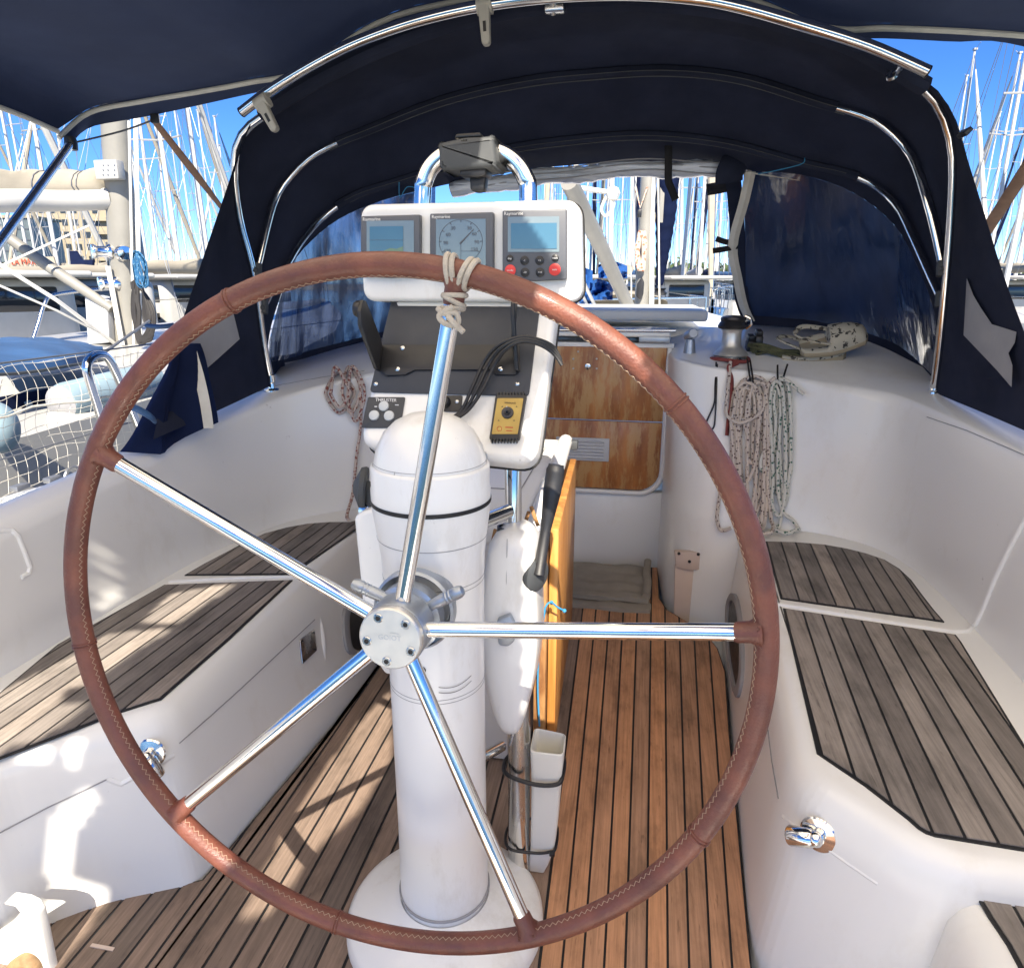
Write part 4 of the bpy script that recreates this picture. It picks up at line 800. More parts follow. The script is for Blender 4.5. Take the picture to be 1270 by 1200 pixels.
def coil(name, mat, label, loops, r, seed, tails):
    rs = random.Random(seed); k = MB()
    for i, (xl, xr, yt, yb) in enumerate(loops):
        d = .004 + .011 * (i % 3) + rs.uniform(0, .004); w = (xr - xl); pts = []
        pts += [((xl + xr) / 2, yt), (xl + w * .12, yt + 9), (xl, yt + 34), (xl + rs.uniform(-3, 3), lerp(yt, yb, .4)), (xl + rs.uniform(-4, 4) + 1, lerp(yt, yb, .72)), (xl + w * .05, yb - 16), (xl + w * .42, yb), (xl + w * .75, yb - 8)]
        pts += [(xr + rs.uniform(-4, 3), lerp(yt, yb, .75)), (xr + rs.uniform(-3, 3), lerp(yt, yb, .45)), (xr, yt + 32), (xr - w * .1, yt + 8)]
        k.tube(spline([face(p, d + (.004 if j > 6 else 0)) for j, p in enumerate(pts)], 6, True), r, 8, closed=True)
    for t in tails: k.tube(spline([face((x, y), d) for x, y, d in t], 7), r, 8)
    return tag(k.build(name, mat), label, 'rope', 'rope coils on the coaming')
coil('rope_coil', MT['ropeblk'], 'coiled white rope with small dark flecks hanging beside the red strap', [(912, 942, 470, 640), (918, 948, 474, 655), (908, 938, 476, 600), (921, 945, 480, 630), (914, 951, 468, 662), (924, 941, 486, 575), (905, 946, 478, 648), (910, 935, 482, 652), (927, 949, 476, 658), (916, 930, 474, 618), (934, 952, 490, 664)], .0064, 5,
     [[(904, 455, .02), (901, 480, .025), (899, 500, .03), (900, 515, .032), (912, 525, .036), (926, 523, .04), (941, 511, .04), (949, 490, .035), (955, 476, .03), (966, 470, .03)], [(951, 500, .03), (953, 560, .03), (952, 600, .028), (956, 640, .025), (958, 660, .02), (955, 668, .02), (940, 669, .018)], [(895, 600, .02), (890, 640, .02), (895, 655, .02), (907, 652, .02)]])
coil('rope_coil', MT['ropegrn'], 'coiled white rope with green flecks hanging furthest right, its whipped end sticking out', [(958, 980, 472, 615), (961, 983, 470, 608), (957, 976, 474, 640), (964, 980, 480, 628), (955, 971, 478, 660)], .0064, 9,
     [[(972, 472, .03), (982, 474, .03), (992, 483, .028), (1001, 490, .022)], [(966, 560, .03), (966, 610, .03), (972, 635, .028), (983, 645, .025), (990, 655, .02), (988, 664, .02), (975, 668, .018), (960, 664, .018)], [(947, 560, .03), (942, 575, .03), (945, 585, .03), (951, 580, .03)]])
def hangl(px, dy=0): return surf(px[0], px[1], dy + .003)
k = MB()
for i, (xl, xr, yt, yb) in enumerate([(405, 436, 466, 512), (424, 444, 462, 512), (430, 448, 464, 522), (408, 430, 468, 505)]):
    pts = [((xl + xr) / 2, yt), (xl, yt + 15), (xl, lerp(yt, yb, .6)), ((xl + xr) / 2, yb), (xr, lerp(yt, yb, .6)), (xr, yt + 14)]
    k.tube(spline([hangl(p, .01 + .01 * i) for p in pts], 6, True), .0064, 8, closed=True)
k.tube(spline([hangl(p, .02) for p in ((444, 470), (446, 520), (440, 570), (436, 610), (431, 645), (433, 652))], 6), .0064, 8)
tag(k.build('rope_coil', MT['ropered']), 'coiled rope with red flecks hanging on the port coaming behind the console', 'rope', 'rope coils on the coaming')
# ---- clutter on the coaming: hatch hinge strip, dark line bundle, clogs
k = MB(); z = .965
hs = [PY(985, 452, 2.74), PY(1040, 463, 2.62), PY(1100, 476, 2.52), PY(1134, 483, 2.46)]
k.tube(spline(hs, 6), .010, 8, flat=.8); hx = thing('side_hatch', 'low dark tinted hatch with a grey hinge rail on the starboard coaming', 'hatch', hs[0])
k.build('hinge_rail', MT['alublue'], hx); k = MB()
for x, y, Y in ((1022, 459, 2.66), (1043, 463.5, 2.62), (1086, 473, 2.55), (1100, 476, 2.52)): k.box(PY(x, y, Y - .004), (.012, .022, .02), bev=.003)
k.build('hinge', MT['steel2'], hx); k = MB(); q = [PY(985, 449, 2.76), PY(1132, 480, 2.48), PY(1136, 474, 2.55), PY(1120, 465, 2.66), PY(1060, 449, 2.85), PY(990, 441, 2.92)]; k.prism(q, (0, 0, .014), .004); k.build('lid', MT['hatchgrey'], hx)
k = MB(); rs = random.Random(11)
for i in range(7): k.tube(spline([PY(930 + rs.uniform(-5, 8), 432 + rs.uniform(-8, 8), 2.80), PY(950 + rs.uniform(-4, 4), 434 + rs.uniform(-7, 8), 2.78), PY(985 + rs.uniform(-5, 5), 441 + rs.uniform(-6, 6), 2.76), PY(1020 + rs.uniform(-5, 20), 446 + rs.uniform(-7, 5), 2.74)], 6), .0065, 7)
tag(k.build('line_bundle', MT['olive']), 'tangle of dark olive lines lying between the winch and the clogs', 'rope')
def rope_clutch(px, py, lab):
    p = PY(px, py, 2.86); r = thing('rope_clutch', lab, 'clutch', p); k = MB(); k.box(p, (.03, .06, .05), bev=.006); k.build('body', MT['black'], r); k = MB(); k.prism([p + V((-.012, -.03, .02)), p + V((-.012, .03, .024)), p + V((-.012, .02, .05)), p + V((-.012, -.035, .042))], (.024, 0, 0), .004); k.build('lever', MT['black'], r)
rope_clutch(930, 430, 'black rope clutch directly beside the winch'); rope_clutch(940, 424, 'taller black rope clutch beside the first one right of the winch')
def clog(p, d, up, lab):
    d = V(d).normalized(); up = V(up); s_ = d.cross(up).normalized(); up = s_.cross(d).normalized(); L = .225
    r = thing('clog', lab, 'shoe', p, 'pair of mottled clogs'); N = 22; rows = []; prof = []
    wd = lambda t: .034 + .017 * sin(pi * min(1, t * 1.15)) - .006 * (t < .15) if t < .93 else .04
    outl = []
    for i in range(N + 1):
        t = i / N; w = .038 + .017 * sin(pi * t ** .9) if 0 < i < N else .02
        outl.append((t, w))
    so = MB(); rr = []
    for z, sc in ((0, .9), (.006, 1.), (.018, 1.02), (.024, .98)):
        rr.append([p + d * (L * t * (1 if 0 < i < N else 1)) + s_ * w * sc + up * (z + .012 * (t - .35) ** 2 * 3) for i, (t, w) in enumerate(outl)] + [p + d * L * t - s_ * w * sc + up * (z + .012 * (t - .35) ** 2 * 3) for t, w in outl[::-1]])
    so.grid(rr, cv=True); so.poly(rr[0]); so.poly(rr[-1]); so.build('sole', MT['clogsole'], r)
    u = MB(); rows = []
    for i in range(N + 1):
        t, w = outl[i]; h = .022 + (.058 * sin(pi * min(1, (1.02 - t) / .62) ** .8 * .62) if t > .42 else .035 * (t < .2) * (1 - t / .2) + .012)
        if t >= .42: h = .024 + .064 * max(0, 1 - ((t - .5) / .5) ** 2) ** .55 if t > .5 else .088
        base = p + d * L * t + up * (.02 + .012 * (t - .35) ** 2 * 3); full = t >= .42
        ring = []
        for j in range(11):
            a = pi * j / 10; ring.append(base + s_ * cos(a) * w * 1.0 + up * (sin(a) ** .7 * (h - .02) if full else (max(0, abs(cos(a)) - .78) / .22) ** .5 * .0 + min(sin(a) * 3, 1) * .012 * (abs(cos(a)) > .5)))
        rows.append(ring)
    u.grid(rows); u.build('upper', MT['camo'], r, ang=70)
    b = MB(); b.tube(spline([p + d * .1 + s_ * .047 + up * .05, p + d * .02 + s_ * .04 + up * .085, p - d * .012 + up * .09, p + d * .02 - s_ * .04 + up * .085, p + d * .1 - s_ * .047 + up * .05], 5), .009, 8, flat=.5); b.build('heel_strap', MT['camo'], r)
a = PY(985, 442, 2.80); b_ = PY(1068, 430, 2.74)
clog(PY(968, 448, 2.80), (.92, -.22, .05), (-.05, -.25, 1), 'mottled grey clog lying lower and behind its pair')
clog(PY(992, 437, 2.74), (.93, -.12, .20), (-.2, -.62, 1), 'mottled grey clog tilted on top of its pair, toe pointing right')
# ---- white plastic bin in the near left corner
bn = thing('plastic_bin', 'sunlit white plastic box edge in the near bottom left corner', 'box', PY(50, 1190, .82))
yb = .82; P = [PY(x, y, yb) for x, y in ((15, 1109), (21, 1104), (40, 1107), (52, 1113), (58, 1122), (64, 1148), (70, 1178), (78, 1217), (90, 1300), (-60, 1300), (-60, 1180), (0, 1151), (22, 1136), (37, 1119), (31, 1112))]
k = MB(); k.prism(P, (.0, -.022, 0), .004, 3); k.build('wall', MT['gel'], bn)
k = MB(); k.tube(spline([PY(12, 1206, yb - .03), PY(20, 1196, yb - .03), PY(32, 1190, yb - .03), PY(42, 1198, yb - .03), PY(44, 1215, yb - .03)], 5), .012, 10); tag(k.build('cork_ring', M('tan_cork', (.35, .22, .11), .8, vs=40, var=.5)), 'tan corded ring at the foot of the white box in the corner', 'ring')
k = MB(); k.box(PZ(127, 1174, .0045), (.05, .007, .002)); tag(k.build('splinter', MT['pinkbeige']), 'small pale sliver lying on the dark teak near bottom left', 'debris')
# ================================================================== SPRAYHOOD
spr = thing('sprayhood', 'navy canvas sprayhood with stainless hoops and dark clear windows over the companionway', 'sprayhood', (-.25, 2.6, .95))
def P3(l): return [PY(x, y, Y) for x, y, Y in l]
def resamp(pts, n, sub=10):
    s = spline(pts, sub); L = [0.]
    for a, b in zip(s, s[1:]): L.append(L[-1] + (b - a).length)
    out = []; j = 0
    for i in range(n + 1):
        t = L[-1] * i / n
        while j < len(L) - 2 and L[j + 1] < t: j += 1
        u = (t - L[j]) / max(1e-9, L[j + 1] - L[j]); out.append(s[j].lerp(s[j + 1], min(1, max(0, u))))
    return out
H1 = [(337, 475, 2.33), (327, 425, 2.31), (315, 340, 2.28), (298, 275, 2.25), (291, 225, 2.22), (292, 190, 2.20), (302, 165, 2.18), (325, 145, 2.16), (400, 98, 2.12), (500, 52, 2.10), (600, 22, 2.09), (700, 8, 2.08), (800, 6, 2.08), (900, 15, 2.09), (1000, 40, 2.10), (1060, 62, 2.12), (1115, 92, 2.15), (1150, 114, 2.18), (1172, 148, 2.20), (1181, 185, 2.22), (1182, 225, 2.24), (1178, 300, 2.27), (1171, 375, 2.30), (1164, 440, 2.33), (1158, 485, 2.36)]
H2 = [(319, 335, 2.29), (340, 252, 2.38), (358, 222, 2.42), (385, 195, 2.45), (420, 176, 2.48), (453, 163, 2.50), (550, 125, 2.5), (650, 102, 2.5), (740, 92, 2.5), (830, 88, 2.5), (920, 98, 2.5), (1018, 128, 2.50), (1060, 140, 2.49), (1092, 154, 2.47), (1128, 190, 2.42), (1148, 245, 2.36), (1160, 290, 2.33), (1169, 333, 2.30)]
H3 = [(327, 381, 2.31), (340, 355, 2.36), (355, 332, 2.42), (374, 300, 2.50), (400, 270, 2.58), (440, 243, 2.65), (495, 225, 2.72), (560, 205, 2.75), (620, 187, 2.76), (700, 175, 2.76), (800, 168, 2.76), (900, 178, 2.76), (995, 203, 2.75), (1045, 214, 2.72), (1082, 228, 2.68), (1112, 255, 2.60), (1130, 290, 2.52), (1148, 330, 2.42), (1167, 371, 2.32)]
W0 = [(331, 440, 2.38), (338, 398, 2.5), (362, 330, 2.68), (385, 300, 2.78), (420, 272, 2.85), (470, 250, 2.9), (540, 232, 2.95), (590, 222, 2.98), (650, 211, 3.0), (720, 204, 3.0), (800, 200, 3.0), (880, 203, 3.0), (935, 212, 2.97), (1000, 218, 2.9), (1060, 240, 2.82), (1110, 280, 2.72), (1140, 335, 2.6), (1158, 385, 2.47), (1166, 440, 2.38)]
A0 = P3(H1)
N = 72
R0, R1, R2, R3 = (resamp(P3(h), N) for h in (H1, H2, H3, W0))
def puff(a, b, k, amt):
    out = []
    for i, (p, q) in enumerate(zip(a, b)):
        m = p.lerp(q, k); c = V((-.25, m.y, 1.1)); d = (m - c); d.normalize(); out.append(m + d * amt * sin(pi * k) * min(1, sin(pi * i / N) * 2))
    return out
lift = lambda ring, d: [p + (p - V((-.25, p.y, 1.1))).normalized() * d for p in ring]
E0, E1, E2 = lift(R0, .016), lift(R1, .016), lift(R2, .016)
rows = [E0] + [puff(E0, E1, k / 5, .022) for k in range(1, 5)] + [E1] + [puff(E1, E2, k / 5, .016) for k in range(1, 5)] + [E2] + [puff(E2, R3, k / 4, .006) for k in range(1, 4)] + [R3]
k = MB(); k.grid(rows); can = k.build('canopy', MT['canvas'], spr, ang=75)
# tape seams and the hoop pockets
k = MB()
for R_, a, b in ((R0, .25, .79), (R1, .2, .80), (R2, .17, .83)):
    i0, i1 = int(N * a), int(N * b); k.tube([p + (p - V((-.25, p.y, 1.1))).normalized() * (.001 if R_ is not R0 else .006) for p in R_[i0:i1]], .0165 if R_ is not R0 else .024, 8)
k.build('hoop_pocket', MT['canvas'], can)
k = MB()
for R_, off in ((R1, -.016), (R2, -.016)):
    i0, i1 = int(N * .19), int(N * .81); k.tube([p + (p - V((-.25, p.y, 1.1))).normalized() * off for p in R_[i0:i1]], .0016, 5)
    k.tube([p + (p - V((-.25, p.y, 1.1))).normalized() * (off + .012) + V((0, -.02, 0)) for p in R_[i0:i1]], .0012, 5)
k.build('seam', MT['rubber'], can)
# hoops: the aft one whole, the forward two seen where they leave their pockets
k = MB(); k.tube(R0, .0125, 14); k.build('hoop', MT['steel'], spr)
for R_, lab in ((R1, 'middle hoop of the sprayhood'), (R2, 'forward hoop of the sprayhood')):
    k = MB(); k.tube(R_, .0115, 12); o = k.build('hoop', MT['steel'], spr); o['label'] = lab
k = MB()
for p in (R1[0], R1[-1], R2[0], R2[-1]): k.lathe([(.016, -.022), (.0165, 0), (.016, .022)], p, (0, .25, 1), 14); k.ball(p + V((0, -.012, 0)), .012, 10)
k.build('hoop_joint', MT['rubber'], spr)
for e in (R0[0], R0[-1]):
    k = MB(); k.lathe([(.0, -.03), (.03, -.03), (.03, -.024), (.014, -.018), (.012, .0), (.016, .004), (.016, .03), (.0125, .034)], e, (0, 0, 1), 20); k.build('hoop_foot', MT['steel'], spr)
# grab rail with its clamps
gr = resamp(P3([(300, 139, 2.04), (340, 109, 2.03), (400, 73, 2.02), (450, 49, 2.02), (520, 25, 2.02), (600, 7, 2.02), (690, -4, 2.02), (780, -7, 2.02), (860, -2, 2.02), (920, 9, 2.02), (1000, 32, 2.02), (1080, 58, 2.03), (1150, 89, 2.04)]), 60)
k = MB(); k.tube(gr, .0145, 16); gro = k.build('grab_rail', MT['steel'], spr)
k = MB()
for e in (0, -1): d = (gr[e] - gr[1 if e == 0 else -2]).normalized(); k.tube([gr[e] - d * .001, gr[e] + d * .003], .0148, 16)
k.build('end_cap', MT['black'], gro)
for (x0, y0), (x1, y1) in (((321, 126), (338, 158)), ((599, 4), (602, 50))):
    a, b = PY(x0, y0, 2.0), PY(x1, y1, 2.0); d = (b - a).normalized(); w = d.cross(V((0, 1, 0))).normalized(); k = MB()
    k.prism(rnd_corners([a - d * .012 - w * .016, a - d * .012 + w * .016, b + w * .011 + d * .01, b - w * .011 + d * .01], .010), (0, .022, 0), .004, 2)
    k.tube([a + V((0, .02, 0)) - w * .02, a + V((0, .02, 0)) + w * .02], .021, 12); o = k.build('clip', MT['clamp'], gro); h = MB(); m_ = a.lerp(b, .62); h.prism([m_ - d * .012 - w * .004 + V((0, -.001, 0)), m_ - d * .012 + w * .004 + V((0, -.001, 0)), m_ + d * .012 + w * .004 + V((0, -.001, 0)), m_ + d * .012 - w * .004 + V((0, -.001, 0))], (0, .002, 0)); h.build('slot', MT['black'], o)
k = MB(); k.tube([PY(686, 0, 2.03), PY(686, 16, 2.06)], .011, 10); k.box(PY(688, 12, 2.05), (.05, .03, .016), bev=.004); k.tube([PY(1121, 78, 2.04), PY(1108, 95, 2.11)], .008, 10); k.lathe([(.014, -.004), (.014, .004)], PY(1106, 94, 2.10), (.4, .6, -.6), 14); k.build('bracket', MT['steel2'], gro)
# dark windows
def win_sheet(top, bot, name, lab, mt='vinyl'):
    a, b = resamp(P3(top), 26), resamp(P3(bot), 26); k = MB(); rows = []
    for j in range(9):
        t = j / 8; rows.append([p.lerp(q, t) + V((0, -.02 * sin(pi * t) + .011 * sin(i * 1.35 + .4 * sin(t * 3)) * sin(pi * t) ** .5, 0)) for i, (p, q) in enumerate(zip(a, b))])
    k.grid(rows); o = k.build(name, MT[mt], spr, ang=180); o['label'] = lab; return a, b
la, lb = win_sheet([(333, 448, 2.38), (340, 398, 2.5), (362, 330, 2.68), (385, 300, 2.78), (420, 272, 2.85), (470, 250, 2.9), (540, 232, 2.95)], [(334, 450, 2.39), (345, 447, 2.6), (365, 444, 2.75), (390, 438, 2.88), (430, 428, 3.0), (480, 415, 3.13), (545, 398, 3.3)], 'side_window', 'glossy dark clear window on the port side of the sprayhood', 'vinylclear')
ra, rb = win_sheet([(922, 209, 2.98), (1000, 218, 2.9), (1060, 240, 2.82), (1110, 280, 2.72), (1140, 335, 2.6), (1158, 385, 2.47), (1166, 440, 2.38)], [(925, 396, 3.25), (985, 400, 3.2), (1050, 410, 3.1), (1100, 425, 2.92), (1135, 446, 2.75), (1155, 464, 2.55), (1166, 478, 2.42)], 'side_window', 'dark blue clear window on the starboard side of the sprayhood')
for e, dz in ((lb, .05), (rb, .05)):
    k = MB(); k.grid([[p + V((0, -.012, .018)) for p in e], [p + V((0, -.014, 0)) for p in e], [p + V((0, -.005, -dz)) for p in e]]); k.build('bottom_hem', MT['canvas'], spr)
k = MB(); k.grid([[p + V((0, -.014, -.012)) for p in lb], [p + V((0, -.014, -.028)) for p in lb]]); k.build('hem_tape', MT['greypatch'], spr)
# rolled-up centre window, its straps and the white zip tape on the starboard edge
rl = resamp(P3([(560, 237, 2.95), (620, 226, 2.95), (660, 222, 2.95), (740, 213, 2.95), (820, 209, 2.95), (905, 213, 2.95)]), 44); rs = random.Random(2)
k = MB(); k.tube([p + V((0, 0, .006 * sin(i * .5) + rs.uniform(-.002, .002))) for i, p in enumerate(rl)], [.034 + rs.uniform(-.004, .004) for _ in rl], 14, flat=.9); k.build('rolled_window', MT['rolled'], spr)
k = MB()
for a in (-.5, .4, 1.6): k.tube([p + V((0, -.036 + .004 * sin(i * .4 + a), .026 * sin(a) + .004 * sin(i * .3))) for i, p in enumerate(rl[4:])], .0028, 5)
k.build('roll_edge', MT['greypatch'], spr)
def strap(pts, w, mat, name='strap', th=.25, parent=spr, n=6):
    k = MB(); k.tube(spline(pts, n), w, 8, flat=th, up=(0, 1, 0)); return k.build(name, mat, parent)
strap([PY(829, 178, 2.88), PY(829, 205, 2.89), PY(829, 224, 2.9), PY(833, 235, 2.9), PY(838, 248, 2.9)], .014, MT['blackweb'])
strap([PY(912, 200, 2.9), PY(905, 214, 2.88), PY(904, 226, 2.89)], .05, MT['canvas'])
for pts in (((915, 231), (895, 236), (877, 239)), ((913, 226), (893, 229), (876, 232)), ((912, 302), (900, 300), (888, 296)), ((915, 305), (898, 309), (884, 311))): strap([PY(x, y, 3.03) for x, y in pts], .011, MT['blackweb'])
eg = resamp(P3([(906, 214, 2.99), (911, 262, 3.06), (914, 320, 3.14), (918, 370, 3.2), (927, 396, 3.23)]), 14); k = MB(); k.grid([[p + V((-.024, -.008, 0)) for p in eg], [p + V((.035, -.01, 0)) for p in eg]]); k.build('window_edge', MT['canvas'], spr)
zp = resamp(P3([(930, 214, 2.93), (922, 250, 2.97), (908, 305, 3.04), (914, 345, 3.1), (921, 378, 3.15), (930, 398, 3.18)]), 18); k = MB(); k.grid([[p + V((-.018, -.012, 0)) for p in zp], [p + V((.002, -.022, 0)) for p in zp], [p + V((.02, -.012, 0)) for p in zp]]); k.build('zip_tape', MT['hem'], spr)
k = MB(); k.tube(P3([(928, 214, 2.92), (960, 219, 2.89), (992, 224, 2.86)]), [.008, .006, .002], 6, flat=.4); k.build('zip_end', MT['hem'], spr)
k = MB(); k.tube(spline(P3([(940, 216, 2.8), (970, 210, 2.76), (995, 203, 2.73), (998, 196, 2.73)]), 5), .0018, 5); k.tube(spline(P3([(495, 226, 2.70), (496, 245, 2.72), (505, 232, 2.74), (520, 234, 2.76)]), 5), .0018, 5); k.build('tie_cord', MT['bluecord'], spr)
# side wings running aft to the coamings
def wing(hoopl, aftl, lab):
    a, b = resamp(P3(hoopl), 20), resamp(P3(aftl), 20); k = MB()
    rows = []
    for j in range(9):
        t = j / 8; rows.append([p.lerp(q, t) + V((.012 * sin(pi * t) * sin(i * .45), 0, 0)) for i, (p, q) in enumerate(zip(a, b))])
    k.grid(rows); o = k.build('side_wing', MT['canvas'], spr, ang=75); o['label'] = lab; return o
wl = wing([(322, 146, 2.17), (303, 163, 2.19), (291, 192, 2.21), (290, 225, 2.23), (297, 275, 2.26), (314, 340, 2.29), (326, 425, 2.32), (336, 478, 2.34)], [(312, 150, 2.16), (301, 172, 2.14), (284, 225, 2.10), (268, 272, 2.05), (250, 325, 1.98), (228, 392, 1.90), (205, 470, 1.78), (190, 545, 1.66)], 'port side wing of the sprayhood')
wr_ = wing([(1130, 98, 2.16), (1151, 113, 2.18), (1173, 147, 2.21), (1182, 185, 2.23), (1184, 225, 2.25), (1180, 300, 2.28), (1172, 375, 2.31), (1159, 487, 2.37)], [(1145, 98, 2.16), (1163, 112, 2.14), (1181, 140, 2.12), (1196, 185, 2.08), (1218, 255, 2.02), (1246, 345, 1.92), (1285, 450, 1.80), (1325, 558, 1.68)], 'starboard side wing of the sprayhood')
def patch(pts, Y, par, name, mat, d=(.0, -.006, 0)):
    k = MB(); k.prism([PY(x, y, Yy) for (x, y), Yy in zip(pts, Y)], d); return k.build(name, MT[mat], par)
patch([(232, 428), (262, 405), (289, 387), (297, 420), (275, 440), (250, 462)], [1.86, 1.95, 2.06, 2.09, 2.0, 1.9], wl, 'reinforcement_patch', 'greypatch', (.008, -.012, 0))
patch([(1199, 345), (1207, 366), (1216, 381), (1230, 402), (1244, 406), (1260, 411), (1258, 424), (1250, 437), (1255, 452), (1254, 479), (1236, 458), (1195, 415)], [2.13, 2.1, 2.06, 2.01, 1.96, 1.9, 1.9, 1.92, 1.9, 1.89, 1.96, 2.12], wr_, 'reinforcement_patch', 'greypatch', (-.008, -.02, 0))
k = MB(); p = PY(1190, 165, 2.06); k.box(p + V((.012, 0, .0)), (.012, .05, .02), Matrix.Rotation(.7, 3, 'Y'), .003); k.build('buckle', MT['black'], wr_)
# loose navy flap with white hem tied to the port guard rail
fl = thing('canvas_flap', 'loose navy cloth flap with a white hem, tied back over the port coaming', 'cloth flap', PY(215, 545, 1.75))
lf = [(240, 430, 1.86), (249, 460, 1.86), (256, 495, 1.86), (262, 527, 1.86)]; rf = [(206, 432, 1.74), (192, 480, 1.70), (172, 520, 1.66), (152, 558, 1.64)]
a, b = resamp(P3(lf), 14), resamp(P3(rf), 14); k = MB(); rows = []
for j in range(11):
    t = j / 10; rows.append([p.lerp(q, t) + V((.02 * sin(pi * t * 2.5 + i * .15), .02 * sin(pi * t * 3), -.035 * sin(pi * t) * (i / 14) ** 2 + .01 * sin(i * .5 + t * 5))) for i, (p, q) in enumerate(zip(a, b))])
k.grid(rows); k.grid([[p + V((.0, .012, 0)) for p in r] for r in rows]); k.build('cloth', MT['navy'], fl, ang=80)
k = MB(); hm = resamp(P3([(237, 426, 1.85), (248, 462, 1.85), (256, 497, 1.85), (261, 530, 1.85)]), 8); k.grid([[p + V((-.012, -.016, 0)) for p in hm], [p + V((.014, -.004, 0)) for p in hm]]); k.build('hem', MT['hem'], fl)
k = MB(); k.tube(spline(P3([(162, 504, 1.60), (172, 508, 1.58), (186, 516, 1.60), (190, 520, 1.64)]), 5), .014, 10, flat=.5); k.tube(spline(P3([(184, 404, 2.2), (200, 405, 2.18), (216, 403, 2.2)]), 5), .016, 10, flat=.5); k.build('strap', MT['bluecloth'], fl)
# ================================================================== BIMINI
bim = thing('bimini', 'navy bimini awning spread over the cockpit with cream piping and a front valance', 'awning', (-.2, 1, 1.9))
fe = spline([PZ(72, 166, 1.70), PY(110, 135, 2.24), PY(175, 121, 2.23), PY(240, 110, 2.22), PY(310, 97, 2.21), PY(375, 82, 2.20), V((-.75, 2.2, 1.995)), V((-.3, 2.2, 2.03)), V((.15, 2.2, 2.0)), PY(1020, 27, 2.2), PY(1100, 29, 2.22), PY(1180, 32, 2.24), PY(1270, 38, 2.27), PY(1340, 46, 2.30), V((1.46, 2.33, 1.80))], 6)
fe = [V((p.x, p.y, p.z)) for p in fe]
SUN = V((.14, -.70, .69)).normalized()
PATCH = []                                                    # wanted sun patches on the boat; gaps in the added awning follow them
def spot(pts): PATCH.append(pts)
SPOTS = [
    [PZ(x, y, .0) for x, y in ((486, 855), (440, 903), (397, 965), (352, 1035), (296, 1138), (334, 1132), (398, 1046), (445, 1005), (486, 940))],
    [PZ(x, y, .4) for x, y in ((293, 726), (263, 728), (213, 738), (176, 773), (221, 775), (230, 769))],
    [PZ(x, y, .4) for x, y in ((217, 781), (139, 786), (66, 827), (0, 859), (-20, 868), (-20, 945), (0, 937), (16, 925), (78, 872), (82, 855), (115, 851), (135, 835), (160, 814))],
    [PZ(x, y, .4) for x, y in ((62, 874), (113, 874), (53, 917), (20, 925))],
    [surf(x, y) for x, y in ((122, 662), (128, 668), (140, 700), (138, 712), (120, 706))],
    [surf(x, y) for x, y in ((116, 715), (140, 720), (148, 745), (112, 770))],
    [surf(x, y) for x, y in ((119, 972), (109, 989), (121, 991), (90, 1032), (88, 1069), (78, 1134), (57, 1073), (72, 1007))],
    [surf(x, y) for x, y in ((20, 938), (55, 925), (66, 935), (58, 942), (25, 945))],
    [surf(x, y) for x, y in ((84, 920), (105, 918), (98, 938), (90, 950))],
    [PY(x, y, .82) for x, y in ((20, 1125), (28, 1098), (45, 1098), (64, 1110), (82, 1230), (40, 1260), (-30, 1260), (-30, 1190))],
    [V(p) for p in ((-.24, 1.75, .77), (-.13, 1.4, .77), (-.13, 2.25, .77), (-.44, 2.25, .77), (-.44, 1.95, .77))],
    [V(p) for p in ((-.24, 1.42, .16), (-.24, 1.42, .74), (-.18, 2.2, .74), (-.15, 1.44, .16))],
]
def roofz(x, y):                                             # awning height: follows the front edge across, sags a little fore and aft
    for a, b in zip(fe, fe[1:]):
        if a.x <= x <= b.x: z = lerp(a.z, b.z, (x - a.x) / (b.x - a.x + 1e-9)); break
    else: z = fe[0].z if x < fe[0].x else fe[-1].z
    d = 2.2 - y; u = min(1, abs(x + .1) / 1.8)
    return z + (.06 * u ** 4) * (1 - math.exp(-max(0, d) / .25)) + .04 * (1 - u * u) * sin(pi * min(1, max(0, d) / 3.3)) + .006 * sin(5 * x + 9 * y) * min(1, max(0, d) * 4) * (1 - u ** 6)
def to_roof(p):
    t = 1.0
    for _ in range(30):
        q = p + SUN * t; t += (roofz(q.x, q.y) - q.z) / SUN.z * .8
    q = p + SUN * t; return (q.x, q.y)
HOLES = [[to_roof(p) for p in s] for s in SPOTS]  # gaps found by carrying each wanted sun patch back along the sun
HB = [(h, (min(p[0] for p in h), max(p[0] for p in h), min(p[1] for p in h), max(p[1] for p in h))) for h in HOLES]
def inpoly(pt, poly):
    c = False; x, y = pt
    for i in range(len(poly)):
        (x1, y1), (x2, y2) = poly[i - 1], poly[i]
        if (y1 > y) != (y2 > y) and x < (x2 - x1) * (y - y1) / (y2 - y1 + 1e-12) + x1: c = not c
    return c
xs0, xs1 = fe[0].x, fe[-1].x
def frontY(x):
    for a, b in zip(fe, fe[1:]):
        if a.x <= x <= b.x: return lerp(a.y, b.y, (x - a.x) / (b.x - a.x + 1e-9))
    return fe[0].y if x < xs0 else fe[-1].y
nx, ny = 340, 370; rv = {}; k = MB(); YA = -1.5
def rpt(i, j):
    x = lerp(xs0, xs1, i / nx); y = lerp(frontY(x), YA, j / ny)
    return V((x, y, roofz(max(xs0, x), y)))
gv = [[rpt(i, j) for j in range(ny + 1)] for i in range(nx + 1)]
vs = [p for r in gv for p in r]; fs = []; fa = []
